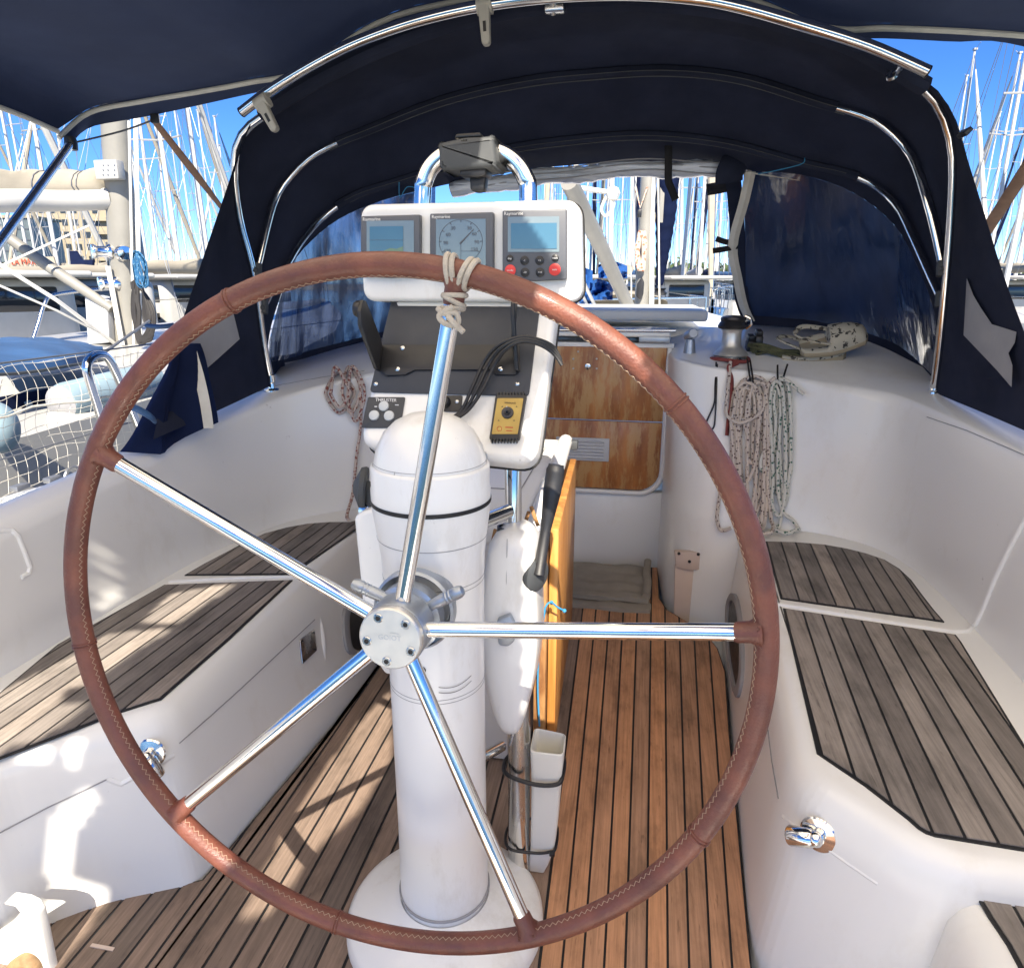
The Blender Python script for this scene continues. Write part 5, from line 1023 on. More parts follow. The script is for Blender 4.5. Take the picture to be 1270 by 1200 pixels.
for i in range(nx):
    for j in range(ny):
        c = (gv[i][j] + gv[i + 1][j + 1]) / 2
        if c.y < 1.3 and c.x < -1.47: continue
        if c.y < 1.55 and any(b_[0] < c.x < b_[1] and b_[2] < c.y < b_[3] and inpoly((c.x, c.y), h) for h, b_ in HB): continue
        (fs if c.y > 1.4 else fa).append([i * (ny + 1) + j, i * (ny + 1) + j + 1, (i + 1) * (ny + 1) + j + 1, (i + 1) * (ny + 1) + j])
k.add(vs, fs); roof = k.build('canopy', MT['bimini'], bim, ang=180)
aw = thing('added_light_awning', 'added unseen translucent awning aft of the bimini, its gaps cut to shape sun patches', 'awning', (-.1, 0, 1.9))  # added out of view to shade the cockpit and spread fill light
k = MB(); k.add(vs, fa); k.build('cloth', MT['awning'], aw, ang=180)
k = MB(); k.tube([p + V((0, 0, -.012)) for p in fe], .0075, 8); k.build('piping', MT['hem'], bim)
lo_ = spline([PZ(90, 177, 1.675), PY(102, 164, 2.30), PY(118, 156, 2.30), PY(150, 150, 2.30), PY(190, 143, 2.30), PY(290, 121, 2.29), PY(390, 97, 2.28), V((-.75, 2.28, 1.95)), V((-.3, 2.28, 1.985)), V((.15, 2.28, 1.95)), PY(1020, 46, 2.28), PY(1100, 48, 2.3), PY(1180, 52, 2.31), PY(1270, 58, 2.33), V((1.48, 2.38, 1.70))], 6)
m_ = resamp(fe, 90, 1); q_ = resamp(lo_, 90, 1); k = MB(); k.grid([m_, [a.lerp(b, .5) + V((0, .01, 0)) for a, b in zip(m_, q_)], q_]); k.build('valance', MT['bimini'], bim, ang=180)
k = MB(); k.tube([gv[0][j] + V((0, 0, -.006)) for j in range(0, 96)], .008, 8); k.build('side_piping', MT['hem'], bim)
cor = PZ(88, 178, 1.675); k = MB(); e = PX(-6, 308, -1.72); k.tube([cor, e, e + (e - cor) * .6], .0125, 14); k.build('support_pole', MT['steel'], bim)
k = MB(); k.lathe([(.018, -.02), (.02, 0), (.017, .02)], cor, (0, 0, 1), 14); k.box(PY(192, 147, 2.28), (.03, .01, .03), bev=.004); k.build('pole_fitting', MT['black'], bim)
a, b = PY(190, 148, 2.29), PY(272, 254, 2.95); k = MB(); k.tube([a, a.lerp(b, .5), b, b + (b - a) * .9], [.013, .019, .013, .013], 8, flat=.2, up=(.3, -1, 0)); o = k.build('strap', MT['brownstrap'], bim); o['label'] = 'brown strap on the port side'
a, b = PY(1300, 168, 2.35), PY(1222, 288, 2.75); k = MB(); k.tube([a + (a - b) * .75, a, b, b + (b - a) * 1.2], .019, 8, flat=.2, up=(-.3, -1, 0)); o = k.build('strap', MT['brownstrap'], bim); o['label'] = 'brown strap on the starboard side'
k = MB(); k.tube(spline([cor, PY(150, 163, 2.3), PY(190, 149, 2.29)], 5), .003, 6); k.build('tie_cord', MT['bezel'], bim)
# ================================================================== PORT RAIL AND NET
rail = thing('stern_rail', 'stainless hoop of the stern rail standing beside the net on the port side', 'rail', (-1.9, 2.1, .55))
XR = -1.90
k = MB(); k.tube(spline([PX(150, 620, XR), PX(140, 575, XR), PX(126, 520, XR), PX(110, 468, XR), PX(108, 453, XR), PX(113, 444, XR), PX(122, 440, XR), PX(132, 443, XR), PX(142, 458, XR), PX(160, 500, XR), PX(178, 545, XR), PX(190, 580, XR)], 6), .0155, 14); k.build('hoop', MT['steel'], rail)
net = thing('lifeline_net', 'white mesh netting laced along the lifelines on the port side', 'net', (-1.93, 2, .6))
XN = -1.94; k = MB(); rs = random.Random(4)
def npnt(y, z): return V((XN + .012 * sin(y * 9) + .01 * sin(z * 20 + y * 5), y, z + .010 * sin(y * 7) + .006 * sin(y * 23 + z * 9)))
y = 1.25
while y < 4.2:
    k.tube([npnt(y + .015 * sin(i * .9 + y * 3), lerp(.60, .985, i / 12)) for i in range(13)], .0009, 4, caps=False); y += .042
z = .60
while z < .99:
    k.tube([npnt(1.25 + i * .06, z) for i in range(50)], .0009, 4, caps=False); z += .042
k.build('mesh', MT['hem'], net)
k = MB(); k.tube([npnt(1.2 + i * .1, .835 + .01 * sin(i * .4)) for i in range(30)], .004, 6); k.build('lacing_rope', MT['hem'], net)
k = MB(); k.tube([V((XN, .6, 1.0)), V((XN, 4.4, 1.0))], .003, 6); k.tube([V((XN, .6, .70)), V((XN, 4.4, .735))], .003, 6); k.build('lifeline', MT['wire'], net)
k = MB()
for x, y_ in ((25, 604), (65, 594)): p = PX(x, y_, -1.86); k.box(p, (.03, .05, .018), bev=.004)
p = PX(90, 590, -1.86); k.tube(spline([p + V((0, -.04, -.02)), p + V((0, -.02, .02)), p + V((0, .02, .025)), p + V((0, .04, -.01))], 4), .006, 8)
k.build('deck_fitting', MT['wire'], rail)
# own starboard stern rail piece and own foredeck rig, seen through the open windscreen
mast = thing('mast', 'cream mast of this yacht behind the windscreen with rope coils hung on it', 'mast', (.02, 6.3, .9))
MY = 6.3; a, b = PY(795, 395, MY), PY(796, 120, MY)
k = MB(); k.tube([a - V((0, 0, .1)), V((a.x, MY, 9.5))], .085, 20, flat=.75, up=(1, 0, 0)); k.build('spar', MT['mastpaint'], mast)
k = MB(); k.tube([PY(808, 395, MY - .05), PY(809, 100, MY - .05)], .022, 8); k.tube([PY(818, 395, MY + .1), PY(815, 100, MY)], .008, 6); k.tube([PY(783, 395, MY), PY(783, 100, MY)], .006, 6); k.build('halyard', MT['plastic'], mast)
k = MB(); rs = random.Random(8)
for i in range(7): k.tube(spline([PY(795 + rs.uniform(-2, 4), 287, MY - .12), PY(789 + rs.uniform(-1, 4), 305, MY - .13), PY(789 + rs.uniform(0, 5), 325, MY - .13), PY(794 + rs.uniform(-2, 4), 335, MY - .13), PY(800 + rs.uniform(-3, 1), 320, MY - .13), PY(800 + rs.uniform(-3, 1), 300, MY - .13)], 5, True), .012, 6, closed=True)
k.tube([PY(788, 232, MY - .1), PY(794, 258, MY - .11), PY(803, 232, MY - .1)], .01, 6); k.build('halyard_coil', ropemat('pink_fleck_rope', (.55, .44, .34), (.42, .16, .10), 40, .4), mast)
k = MB(); k.prism(rnd_corners([PY(x, y, MY - .13) for x, y in ((790, 352), (796, 343), (799, 350), (798, 365), (794, 372), (789, 368))], .01), (0, .05, 0), .004); k.box(PY(793, 265, MY - .12), (.035, .03, .06), bev=.006); k.build('mast_block', MT['black'], mast)
vang = thing('boom_vang', 'cream rigid vang strut slanting from the mast foot up to the left', 'strut', PY(778, 378, 6.1))
k = MB(); k.tube([PY(783, 388, 6.15), PY(748, 312, 5.4), PY(706, 226, 4.75)], [.052, .056, .058], 14); k.build('strut', MT['mastpaint'], vang)
k = MB(); k.tube([PY(744, 392, 5.9), PY(700, 300, 5.3), PY(690, 268, 5.0)], .014, 6); k.tube([PY(735, 392, 5.9), PY(690, 300, 5.2)], .012, 6); k.tube([PY(725, 392, 5.9), PY(690, 318, 5.2)], .010, 6); k.build('tackle', MT['plastic'], vang)
k = MB(); k.tube(spline([PY(x, y, 6.0) for x, y in ((757, 236), (748, 252), (746, 262), (752, 268), (760, 258), (762, 246))], 5), .012, 6); k.tube([PY(712, 232, 5.9), PY(752, 238, 6.1)], .02, 6); k.ball(PY(760, 240, 6.0), .06, 8); tag(k.build('rope_hank', MT['plastic']), 'tied hank of cream line hanging in the windscreen opening left of the mast', 'rope')
gen = thing('furled_genoa', 'navy blue furled headsail just right of the mast', 'sail', PY(820, 360, 9.5))
k = MB(); rs = random.Random(5); pth = resamp([PY(818, 352, 9.6), PY(823, 300, 9.3), PY(828, 235, 9.0), PY(834, 160, 8.7), PY(850, -20, 8.0)], 60); k.tube(pth, [(.05 + .075 * min(1, i / 18)) + .006 * sin(i * 2.1) for i in range(61)], 12); k.build('furled_sail', MT['navy'], gen)
k = MB(); k.lathe([(.08, 0), (.10, .03), (.06, .06), (.09, .09)], PY(818, 366, 9.6), (0, 0, 1), 14); k.tube([PY(818, 374, 9.6), PY(818, 352, 9.6)], .02, 6); k.build('furler_drum', MT['gunmetal'], gen)
k = MB(); k.prism([PY(x, y, 8.9) for x, y in ((819, 225), (825, 225), (822, 276), (818, 276))], (0, .02, 0)); k.build('clew_patch', MT['mastpaint'], gen)
bowd = thing('foredeck', 'white foredeck of this yacht ahead of the mast', 'deck', (0, 7, .9)); k = MB(); k.prism([(-1.7, 3.5, .62), (1.5, 3.5, .62), (1.2, 6.5, .68), (.4, 10.2, .8), (-.1, 10.4, .8), (-1.4, 6.5, .68)], (0, 0, .05)); k.build('deck', MT['gel'], bowd, smooth=False)
hull_ = thing('own_hull', 'white hull of this yacht below the side decks', 'hull', (0, 4, 0)); hull_.name = 'yacht_hull'; LOC['yacht_hull'] = V((0, 4, 0))
k = MB(); k.prism([(-1.9, -.6, -.6), (1.55, -.6, -.6), (1.55, 3.5, -.6), (1.2, 6.5, -.6), (.4, 10.2, -.6), (-.1, 10.4, -.6), (-1.45, 6.5, -.6), (-1.9, 3.5, -.6)], (0, 0, .52)); k.build('shell', MT['gel'], hull_, smooth=False)
# ================================================================== NEIGHBOURING YACHT ON THE PORT SIDE
nb = thing('moored_yacht', 'white yacht moored right alongside to port, with a cream sail cover on its boom', 'yacht', (-4.2, 5, 0))
k = MB(); secs = []
for y, hw, z in ((-1.5, 1.45, .62), (0, 1.7, .60), (2.5, 1.85, .60), (5, 1.7, .66), (7, 1.25, .74), (8.8, .55, .84), (9.6, .06, .92)):
    secs.append([V((-4.45 - hw, y, -.6)), V((-4.45 - hw, y, z)), V((-4.45 - hw + .1, y, z + .03)), V((-4.45, y, z + .06)), V((-4.45 + hw - .1, y, z + .03)), V((-4.45 + hw, y, z)), V((-4.45 + hw, y, -.6))])
k.grid(secs); k.build('hull', MT['whitepaint'], nb, ang=50)
k = MB(); k.tube([V((-4.45 + hw + .015, y, .30)) for y, hw in ((-1.5, 1.45), (0, 1.7), (2.5, 1.85), (5, 1.7), (7, 1.25), (8.8, .55))], .045, 6, flat=1); k.build('rubbing_strake', MT['greypatch'], nb)
k = MB(); rr = [[V((-4.45 + s * w, y, z)) for s, z in ((-1, .62), (-.93, .62 + h * .8), (-.7, .62 + h), (0, .64 + h * 1.06), (.7, .62 + h), (.93, .62 + h * .8), (1, .62))] for y, w, h in ((2.3, 1.2, .08), (2.35, 1.2, .1), (4.3, 1.1, .09), (6.0, .85, .2), (7.0, .6, .05))]
k.grid(rr); k.poly(rr[0]); cabn = k.build('cabin', MT['whitepaint'], nb, ang=40)
MYn = 5.0; mb0, mb1 = PY(159, 425, MYn), PY(142, 140, MYn)
k = MB(); dd = (mb1 - mb0); k.tube([mb0 - dd * .1, mb0, mb0 + dd * 6.2], .105, 20, flat=.8, up=(0, 1, 0)); nm_ = k.build('mast', MT['mastpaint'], nb)
k = MB(); k.tube([PY(174, 425, MYn - .1), PY(168, 130, MYn - .1)], .017, 6); k.tube([PY(134, 330, MYn - .12), PY(152, 428, MYn - .12)], .02, 6); k.tube([PY(166, 428, MYn - .14), PY(160, 150, MYn - .14)], .010, 6); k.build('halyard', MT['plastic'], nm_)
k = MB(); k.tube([PY(178, 320, MYn + .3), PY(157, 190, MYn + .3), PY(150, 120, MYn + .3)], .014, 6); k.tube([PY(132, 300, MYn), PY(140, 400, MYn)], .008, 6); k.build('stay', MT['wire'], nm_)
k = MB(); k.box(PY(136, 211, MYn - .13), (.19, .08, .13), bev=.008); o = k.build('mast_collar', MT['whitepaint'], nm_); k = MB()
for x in (128, 134, 142): 
    for y_ in (205, 211, 217): k.lathe([(.0, .002), (.006, .001), (.006, 0)], PY(x, y_, MYn - .172), (0, -1, 0), 8)
k.build('screw', MT['wire'], o)
for x, y_, lab in ((124, 312, None), (154, 314, None), (132, 352, None)):
    p = PY(x, y_, MYn - .12); k = MB(); k.lathe([(.05, -.09), (.06, -.07), (.042, -.045), (.04, .02), (.055, .04), (.05, .055), (0, .06)], p, (-.6 if x < 140 else .7, -.7, 0), 18); k.build('mast_winch', MT['steel'], nm_)
# boom and its cover
b0, b1 = PX(133, 240, PY(133, 240, MYn).x), PY(-70, 243, 4.1)
k = MB(); rs = random.Random(3); L_ = resamp([PY(134, 229, MYn - .02), PY(60, 230, 4.72), PY(0, 230, 4.45), PY(-90, 230, 4.1)], 40)
rows = []
for i, p in enumerate(L_):
    t = i / 40; r = []
    for j in range(14):
        a = 2 * pi * j / 14; w = .105 * (1 if cos(a) < 0 else .9); hgt = .085 if cos(a) < 0 else .105 + .008 * sin(i * .8) - .01 * t + .02 * (1 - min(1, i / 5))
        fold = 1 + .05 * sin(i * 1.3 + j * 1.7) * (cos(a) > -.2)
        r.append(p + V((.02, sin(a) * w * fold, (cos(a) * hgt))) + V((sin(a) * .03, 0, 0)))
    rows.append(r)
k.grid(rows, cv=True); k.poly(rows[0]); bm_ = k.build('sail_cover', MT['creamcover'], nb, ang=80)
k = MB(); k.tube([p + V((.0, -.01, -.10)) for p in L_], .085, 14, flat=.95); k.build('boom', MT['whitepaint'], nb)
k = MB()
for i in (5, 6, 15): k.tube([q for q in rows[i]], .005, 5, closed=True)
k.build('cover_tie', MT['bezel'], bm_)
k = MB(); k.tube([PY(-10, 280, 4.7), PY(60, 330, 4.8), PY(139, 383, MYn - .12)], [.04, .045, .035], 12); k.build('vang_strut', MT['mastpaint'], nb)
k = MB(); k.tube([PY(-10, 322, 4.2), PY(70, 372, 4.4), PY(145, 428, 4.9)], .014, 8); k.tube([PY(-10, 350, 4.0), PY(70, 385, 4.3), PY(130, 416, 4.8)], .008, 6); k.tube([PY(-10, 335, 4.4), PY(110, 280, 4.9)], .008, 6); k.build('control_line', MT['plastic'], nb)
k = MB(); k.tube([PY(128, 438, 3.2), PY(185, 398, 3.6)], .009, 6); k.build('guy_line', MT['wire'], nb)
tub = thing('deck_box', 'pale grey upright box standing in front of the neighbouring mast', 'box', PY(117, 430, 4.9)); k = MB(); k.prism([PY(x, y, 4.85) for x, y in ((104, 366), (132, 372), (136, 425), (108, 428))], (-.05, .25, 0), .02); k.build('body', MT['nonskid'], tub)
# coiled black hose and blue line on the mast, sprayhood of the neighbour
k = MB(); rs = random.Random(6)
for i in range(14): k.tube(spline([PY(168 + rs.uniform(-5, 5), 352 + rs.uniform(-6, 8), 4.8), PY(167 + rs.uniform(-6, 8), 385, 4.78), PY(172 + rs.uniform(-4, 4), 418 + rs.uniform(-4, 6), 4.76), PY(186 + rs.uniform(-4, 4), 415 + rs.uniform(-6, 6), 4.76), PY(187 + rs.uniform(-9, 5), 392 + rs.uniform(-5, 5), 4.78), PY(178, 362, 4.8)], 5, True), .010, 7, closed=True)
tag(k.build('hose_coil', MT['darkrope']), 'coiled black hose hanging at the foot of the neighbouring mast', 'hose')
k = MB()
for i in range(8): k.tube(spline([PY(168 + rs.uniform(-2, 3), 312, 4.7), PY(168 + rs.uniform(-3, 6), 330, 4.7), PY(174 + rs.uniform(-3, 6), 352 + rs.uniform(-3, 3), 4.7), PY(182 + rs.uniform(-3, 3), 352, 4.7), PY(178 + rs.uniform(-3, 3), 325, 4.7)], 5, True), .009, 6, closed=True)
tag(k.build('rope_coil', ropemat('blue_fleck_rope', (.02, .11, .24), (.12, .25, .36), 60, .3)), 'bright blue rope coil hanging on the neighbouring mast', 'rope')
dg = thing('blue_cover', 'bright blue fabric cover stretched over the hatch of the neighbouring yacht', 'cover', PX(40, 440, -3.1))
Tt = [PX(-40, 421, -3.7), PX(0, 419, -3.75), PX(45, 419, -3.75), PX(90, 426, -3.65), PX(128, 437, -3.4)]; Bb = [PX(-40, 452, -2.85), PX(0, 454, -2.85), PX(45, 450, -2.85), PX(90, 443, -2.9), PX(129, 438.5, -3.3)]
a, b = resamp(Tt, 20), resamp(Bb, 20); k = MB(); k.grid([[p.lerp(q, t / 6) + V((0, 0, .04 * sin(pi * t / 6) + .004 * sin(i * 1.3))) for i, (p, q) in enumerate(zip(a, b))] for t in range(7)]); k.grid([b, [p + V((.01, 0, -.035)) for p in b]]); k.build('cloth', MT['bluecloth'], dg, ang=80)
k = MB(); k.tube([p + V((.012, 0, -.037)) for p in b], .008, 6); k.build('hem_rope', MT['rubber'], dg)
fe_ = thing('fender', 'long pale blue cylindrical fender lying along the neighbouring deck behind the steel hoop', 'fender', PX(120, 490, -2.9))
p0, p1 = PX(76, 500, -2.75), PX(190, 470, -2.75); k = MB(); d = (p1 - p0); k.lathe([(.0, -.03), (.02, -.028), (.06, -.015), (.085, .0), (.095, .04), (.095, d.length * .8), (.08, d.length)], p0, d, 24); k.build('tube', MT['palefender'], fe_); k = MB(); k.lathe([(.0, -.038), (.02, -.036), (.05, -.022), (.084, -.004)], p0, d, 20); k.build('end_cap', MT['greypatch'], fe_)
f2 = thing('fender', 'round pale turquoise fender cut by the left edge of the picture', 'fender', PX(-3, 530, -2.5)); k = MB(); k.ball(PX(-6, 530, -2.5), .085, 20, sc=(1, 1, 1.25)); k.build('ball', MT['palefender'], f2); k = MB(); k.tube([PX(-6, 500, -2.5), PX(0, 470, -2.5)], .008, 6); k.build('rope', MT['hem'], f2)
k = MB(); q = [PX(x, y, -3.0) for x, y in ((-30, 498), (62, 482), (70, 520), (52, 540), (-30, 560))]; k.prism(q, (-.02, 0, 0)); o = thing('dark_cloth', 'dark navy cloth screen on the neighbouring rail behind the netting', 'screen', q[0]); k.build('panel', MT['navy'], o); k = MB(); k.tube(spline([PX(34, 498, -2.97), PX(45, 515, -2.97), PX(60, 508, -2.97), PX(66, 498, -2.97)], 5), .016, 8); k.build('pale_print', MT['palefender'], o)
# stanchions of the neighbour
k = MB()
for px_, yt, yb, X in ((52, 380, 440, -4.9), (40, 350, 430, -5.6)): pass
k.tube(spline([PX(40, 425, -5.6), PX(48, 400, -5.6), PX(55, 378, -5.6), PX(66, 366, -5.6), PX(110, 360, -5.6), PX(140, 358, -5.6)], 5), .018, 10); k.build('rail_hoop', MT['steel2'], nb)
# ================================================================== OTHER YACHTS IN THE HARBOUR
WZ = -.75
def yacht_proto(name, Lh, hm, cover, hullmat, genoa):
    r = thing(name, 'x', 'yacht', (0, 0, 0)); k = MB(); rows = []; hb = Lh * .16
    for t, w in ((-.5, .72), (-.45, .8), (-.2, 1), (.1, .95), (.3, .68), (.45, .26), (.52, .03)):
        y = t * Lh; fb = .95 + .35 * max(0, t + .1); rows.append([V((-hb * w * .8, y, -.2)), V((-hb * w, y, .25)), V((-hb * w, y, fb)), V((-hb * w * .9, y, fb + .03)), V((0, y, fb + .08)), V((hb * w * .9, y, fb + .03)), V((hb * w, y, fb)), V((hb * w, y, .25)), V((hb * w * .8, y, -.2))])
    k.grid(rows); k.poly(rows[0]); k.build('hull', hullmat, r, ang=50)
    k = MB(); rows = []
    for t, w, h in ((-.2, .55, .0), (-.18, .58, .42), (.05, .52, .45), (.2, .4, .32), (.3, .25, .02)):
        y = t * Lh; rows.append([V((s * hb * w, y, 1.0 + z * h)) for s, z in ((-1, 0), (-.92, .85), (0, 1.1), (.92, .85), (1, 0))])
    k.grid(rows); cb_ = k.build('cabin', MT['whitepaint'], r, ang=40)
    k = MB()
    for s in (-1, 1): k.box((s * hb * .545, -.02 * Lh, 1.22), (.03, Lh * .2, .16), bev=.01)
    k.build('cabin_window', MT['darkglass'], cb_)
    k = MB(); my = Lh * .08; k.tube([V((0, my, 1.2)), V((0, my - .12, hm))], [.075, .05], 8); m_ = k.build('mast', MT['mastfar'], r)
    k = MB()
    for f in (.42, .7): z = 1.2 + (hm - 1.2) * f; w = 1.1 * (1 - f * .45); k.tube([V((-w, my - .25, z + .04)), V((0, my - .05, z)), V((w, my - .25, z + .04))], .028, 5)
    k.tube([V((0, my - .1, hm)), V((-.02, my + .25, hm + .25))], .012, 4); k.box((0, my - .1, hm + .06), (.16, .16, .08)); k.build('spreader', MT['mastalu'], m_)
    k = MB(); top = V((0, my - .1, hm - .1))
    for s in (-1, 1):
        z1 = 1.2 + (hm - 1.2) * .42; z2 = 1.2 + (hm - 1.2) * .7
        k.tube([V((s * hb * .9, my - .3, 1.0)), V((s * .89, my - .25, z1)), V((s * .75, my - .25, z2)), top], .011, 4); k.tube([V((s * hb * .9, my - .2, 1.0)), V((0, my - .05, z1))], .009, 4)
    k.tube([V((0, -Lh * .49, 1.1)), top], .011, 4); k.tube([V((0, Lh * .5, 1.3)), top], .013, 4); k.build('rigging', MT['wire'], r)
    if genoa: k = MB(); a = V((0, Lh * .49, 1.5)); k.tube([a, a.lerp(top, .3), a.lerp(top, .75), a.lerp(top, .93)], [.07, .12, .09, .03], 8); k.build('furled_sail', genoa, r)
    k = MB(); rw = []
    for i in range(13):
        t = i / 12; y = my - .15 - t * Lh * .36; hh = lerp(.42, .2, t) + .03 * sin(i * 1.7); rw.append([V((.15 * sin(a) * (1 + .15 * sin(i * 2 + a * 3)), y, 2.15 + hh * (cos(a) * .5 + .3))) for a in [2 * pi * j / 10 for j in range(10)]])
    k.grid(rw, cv=True); k.poly(rw[0]); k.poly(rw[-1]); k.build('sail_cover', cover, r, ang=80)
    k = MB(); ys = -Lh * .24; rw = []
    for y, h, w in ((ys - .6, .62, .55), (ys - .2, .68, .55), (ys + .3, .5, .53), (ys + .7, .2, .5)): rw.append([V((hb * w * sx, y, 1.05 + h * z)) for sx, z in ((-1, 0), (-.95, .75), (-.6, .98), (0, 1.05), (.6, .98), (.95, .75), (1, 0))])
    k.grid(rw); k.build('spray_canopy', cover, r, ang=70)
    k = MB(); sx = hb * .72
    pr = [V((-sx, -Lh * .36, 1.65)), V((-sx, -Lh * .5, 1.65)), V((sx, -Lh * .5, 1.65)), V((sx, -Lh * .36, 1.65))]; k.tube(pr, .022, 6)
    for p in pr: k.tube([p, V((p.x, p.y, 1.0))], .02, 6)
    for s in (-1, 1):
        ln = [V((s * hb * w * .95, t * Lh, 1.6 + .35 * max(0, t))) for t, w in ((-.36, .86), (-.2, 1), (.1, .95), (.3, .68), (.45, .28), (.53, .05))]; k.tube(ln, .01, 4)
        for p in ln: k.tube([p, V((p.x, p.y, 1.0))], .014, 5)
    k.build('guard_rail', MT['steel2'], r)
    return r
navy_h = M('navy_hull_paint', (.02, .035, .09), .25, coat=.4)
PROT = [yacht_proto('sailing_yacht', 11, 14.5, MT['creamcover'], MT['whitepaint'], None), yacht_proto('sailing_yacht', 12, 16.5, MT['bluecloth'], MT['whitepaint'], MT['navy']), yacht_proto('sailing_yacht', 10, 12.5, MT['navy'], MT['whitepaint'], MT['whitepaint']), yacht_proto('sailing_yacht', 10.5, 13.5, MT['creamcover'], navy_h, MT['creamcover']), yacht_proto('sailing_yacht', 9.5, 11.5, MT['greypatch'], MT['whitepaint'], MT['bluecloth'])]
KIND = ['cream-covered', 'blue-covered', 'navy-covered', 'dark-hulled', 'grey-covered']
SPOT = [(8, 30, 2), (22, 55, 0), (40, 42, 0), (60, 75, 2), (74, 33, 0), (97, 50, 3), (106, 85, 2), (174, 20, 0), (181, 62, 2), (197, 36, 0), (205, 85, 2), (216, 48, 0), (229, 27, 2), (236, 70, 0), (247, 55, 0), (253, 95, 0), (264, 24, 0), (271, 60, 3), (286, 72, 2),
        (672, 52, 0), (686, 80, 4), (703, 58, 1), (724, 44, 1), (741, 75, 2), (758, 21, 0), (777, 48, 0), (808, 66, 2), (838, 46, 2), (868, 34, 4), (879, 58, 1), (889, 42, 1), (897, 80, 4), (850, 90, 3),
        (1161, 60, 0), (1189, 95, 4), (1210, 46, 2), (1236, 70, 1), (1247, 23, 0), (1256, 38, 1), (1263, 80, 3), (1290, 33, 2),
        (-12, 40, 0), (14, 66, 3), (50, 58, 0), (188, 46, 3), (258, 64, 2), (292, 52, 4),
        (662, 66, 2), (680, 40, 3), (694, 70, 0), (713, 30, 2), (733, 58, 4), (750, 44, 3), (768, 62, 0), (785, 34, 1), (815, 52, 3), (827, 60, 0), (845, 28, 3), (858, 64, 1), (873, 46, 2), (884, 70, 0), (1170, 40, 2), (1200, 70, 3), (1222, 36, 0), (1276, 50, 1)]
SPOT.sort(); used = set(); cnt = {}
ORD = ['first', 'second', 'third', 'fourth', 'fifth', 'sixth', 'seventh', 'eighth', 'ninth', 'tenth', 'eleventh', 'twelfth', 'thirteenth', 'fourteenth', 'fifteenth', 'sixteenth', 'seventeenth', 'eighteenth', 'nineteenth', 'twentieth', 'twenty-first', 'twenty-second', 'twenty-third', 'twenty-fourth', 'twenty-fifth', 'twenty-sixth', 'twenty-seventh', 'twenty-eighth', 'twenty-ninth', 'thirtieth', 'thirty-first', 'thirty-second', 'thirty-third', 'thirty-fourth', 'thirty-fifth', 'thirty-sixth', 'thirty-seventh', 'thirty-eighth', 'thirty-ninth', 'fortieth']
for px_, D, kd in SPOT:
    reg = 'from left, left of the sprayhood' if px_ < 400 else ('from left in the open windscreen' if px_ < 1000 else 'from left, right of the sprayhood')
    cnt[reg] = cnt.get(reg, 0) + 1
    o = PROT[kd] if kd not in used else copy_tree(PROT[kd]); used.add(kd)
    r = ray(px_, 350); h = V((r.x, r.y)).normalized(); rs = random.Random(int(px_ * 7 + D))
    a = rs.choice((0, 0, pi)) + rs.uniform(-.12, .12) + radians(-12 if px_ < 400 else 4); s = rs.uniform(.9, 1.12)
    o.location = V((h.x * D, h.y * D, WZ)); o.rotation_euler = (rs.uniform(-.012, .012), rs.uniform(-.02, .02), a); o.scale = (s, s, s)
    o.location -= V((-sin(a) * .9 * s, cos(a) * .9 * s, 0))
    o['label'] = f'distant {KIND[kd]} yacht, {ORD[cnt[reg] - 1]} mast {reg}'; o['group'] = 'yachts moored across the harbour'; o['category'] = 'yacht'
# far rank of masts that can only be seen as a forest of poles
# motor boat with white wheelhouse on the right, and small craft by the left quay
def launch(px_, D, a, lab, mat):
    r = ray(px_, 352); h = V((r.x, r.y)).normalized(); o = thing('motor_boat', lab, 'motor boat', (h.x * D, h.y * D, WZ), 'motor boats by the pontoons'); o.rotation_euler.z = a
    def add(mb, nme, mt): 
        mb.v = [tuple(V(p) + LOC[o.name]) for p in mb.v]; return mb.build(nme, mt, o, ang=45)
    k = MB(); rows = []
    for t, w in ((-.5, .85), (-.2, 1), (.15, .95), (.38, .55), (.5, .04)): rows.append([V((-1.3 * w * .7, t * 7, -.2)), V((-1.3 * w, t * 7, .9 + .3 * max(0, t))), V((0, t * 7, 1.0 + .3 * max(0, t))), V((1.3 * w, t * 7, .9 + .3 * max(0, t))), V((1.3 * w * .7, t * 7, -.2))])
    k.grid(rows); k.poly(rows[0]); add(k, 'hull', mat)
    k = MB(); k.box((0, .2, 1.5), (1.7, 2.2, 1.1), bev=.15, seg=3); k.box((0, -.2, 2.12), (2.0, 3.0, .1), bev=.04); add(k, 'wheelhouse', MT['whitepaint'])
    k = MB(); k.box((0, .2, 1.72), (1.74, 1.8, .42), bev=.05); k.box((0, .2, 1.72), (1.2, 2.24, .42), bev=.05); add(k, 'window', MT['darkglass']); return o
launch(1238, 26, .4, 'white motor boat with a domed wheelhouse right of the sprayhood', MT['whitepaint'])
launch(30, 24, -.5, 'white motor boat low down left of the neighbouring mast', MT['whitepaint'])
launch(70, 32, .6, 'white motor boat under the cream boom beside the pale quay', MT['whitepaint'])
launch(215, 20, 1.2, 'white motor boat just left of the sprayhood wing', MT['whitepaint'])
launch(850, 30, -.3, 'white motor boat in the windscreen below the far trees', MT['whitepaint'])
launch(890, 40, .8, 'small white motor boat at the starboard edge of the windscreen', MT['whitepaint'])
launch(8, 15, .9, 'white motor boat cut by the left edge below the cream boom', MT['whitepaint'])
launch(92, 17, -.7, 'white motor boat close behind the pale grey deck box', MT['whitepaint'])
launch(250, 27, .2, 'white motor boat half hidden by the sprayhood wing', MT['whitepaint'])
launch(708, 19, 1.1, 'white motor boat in the windscreen just right of the instrument pod', MT['whitepaint'])
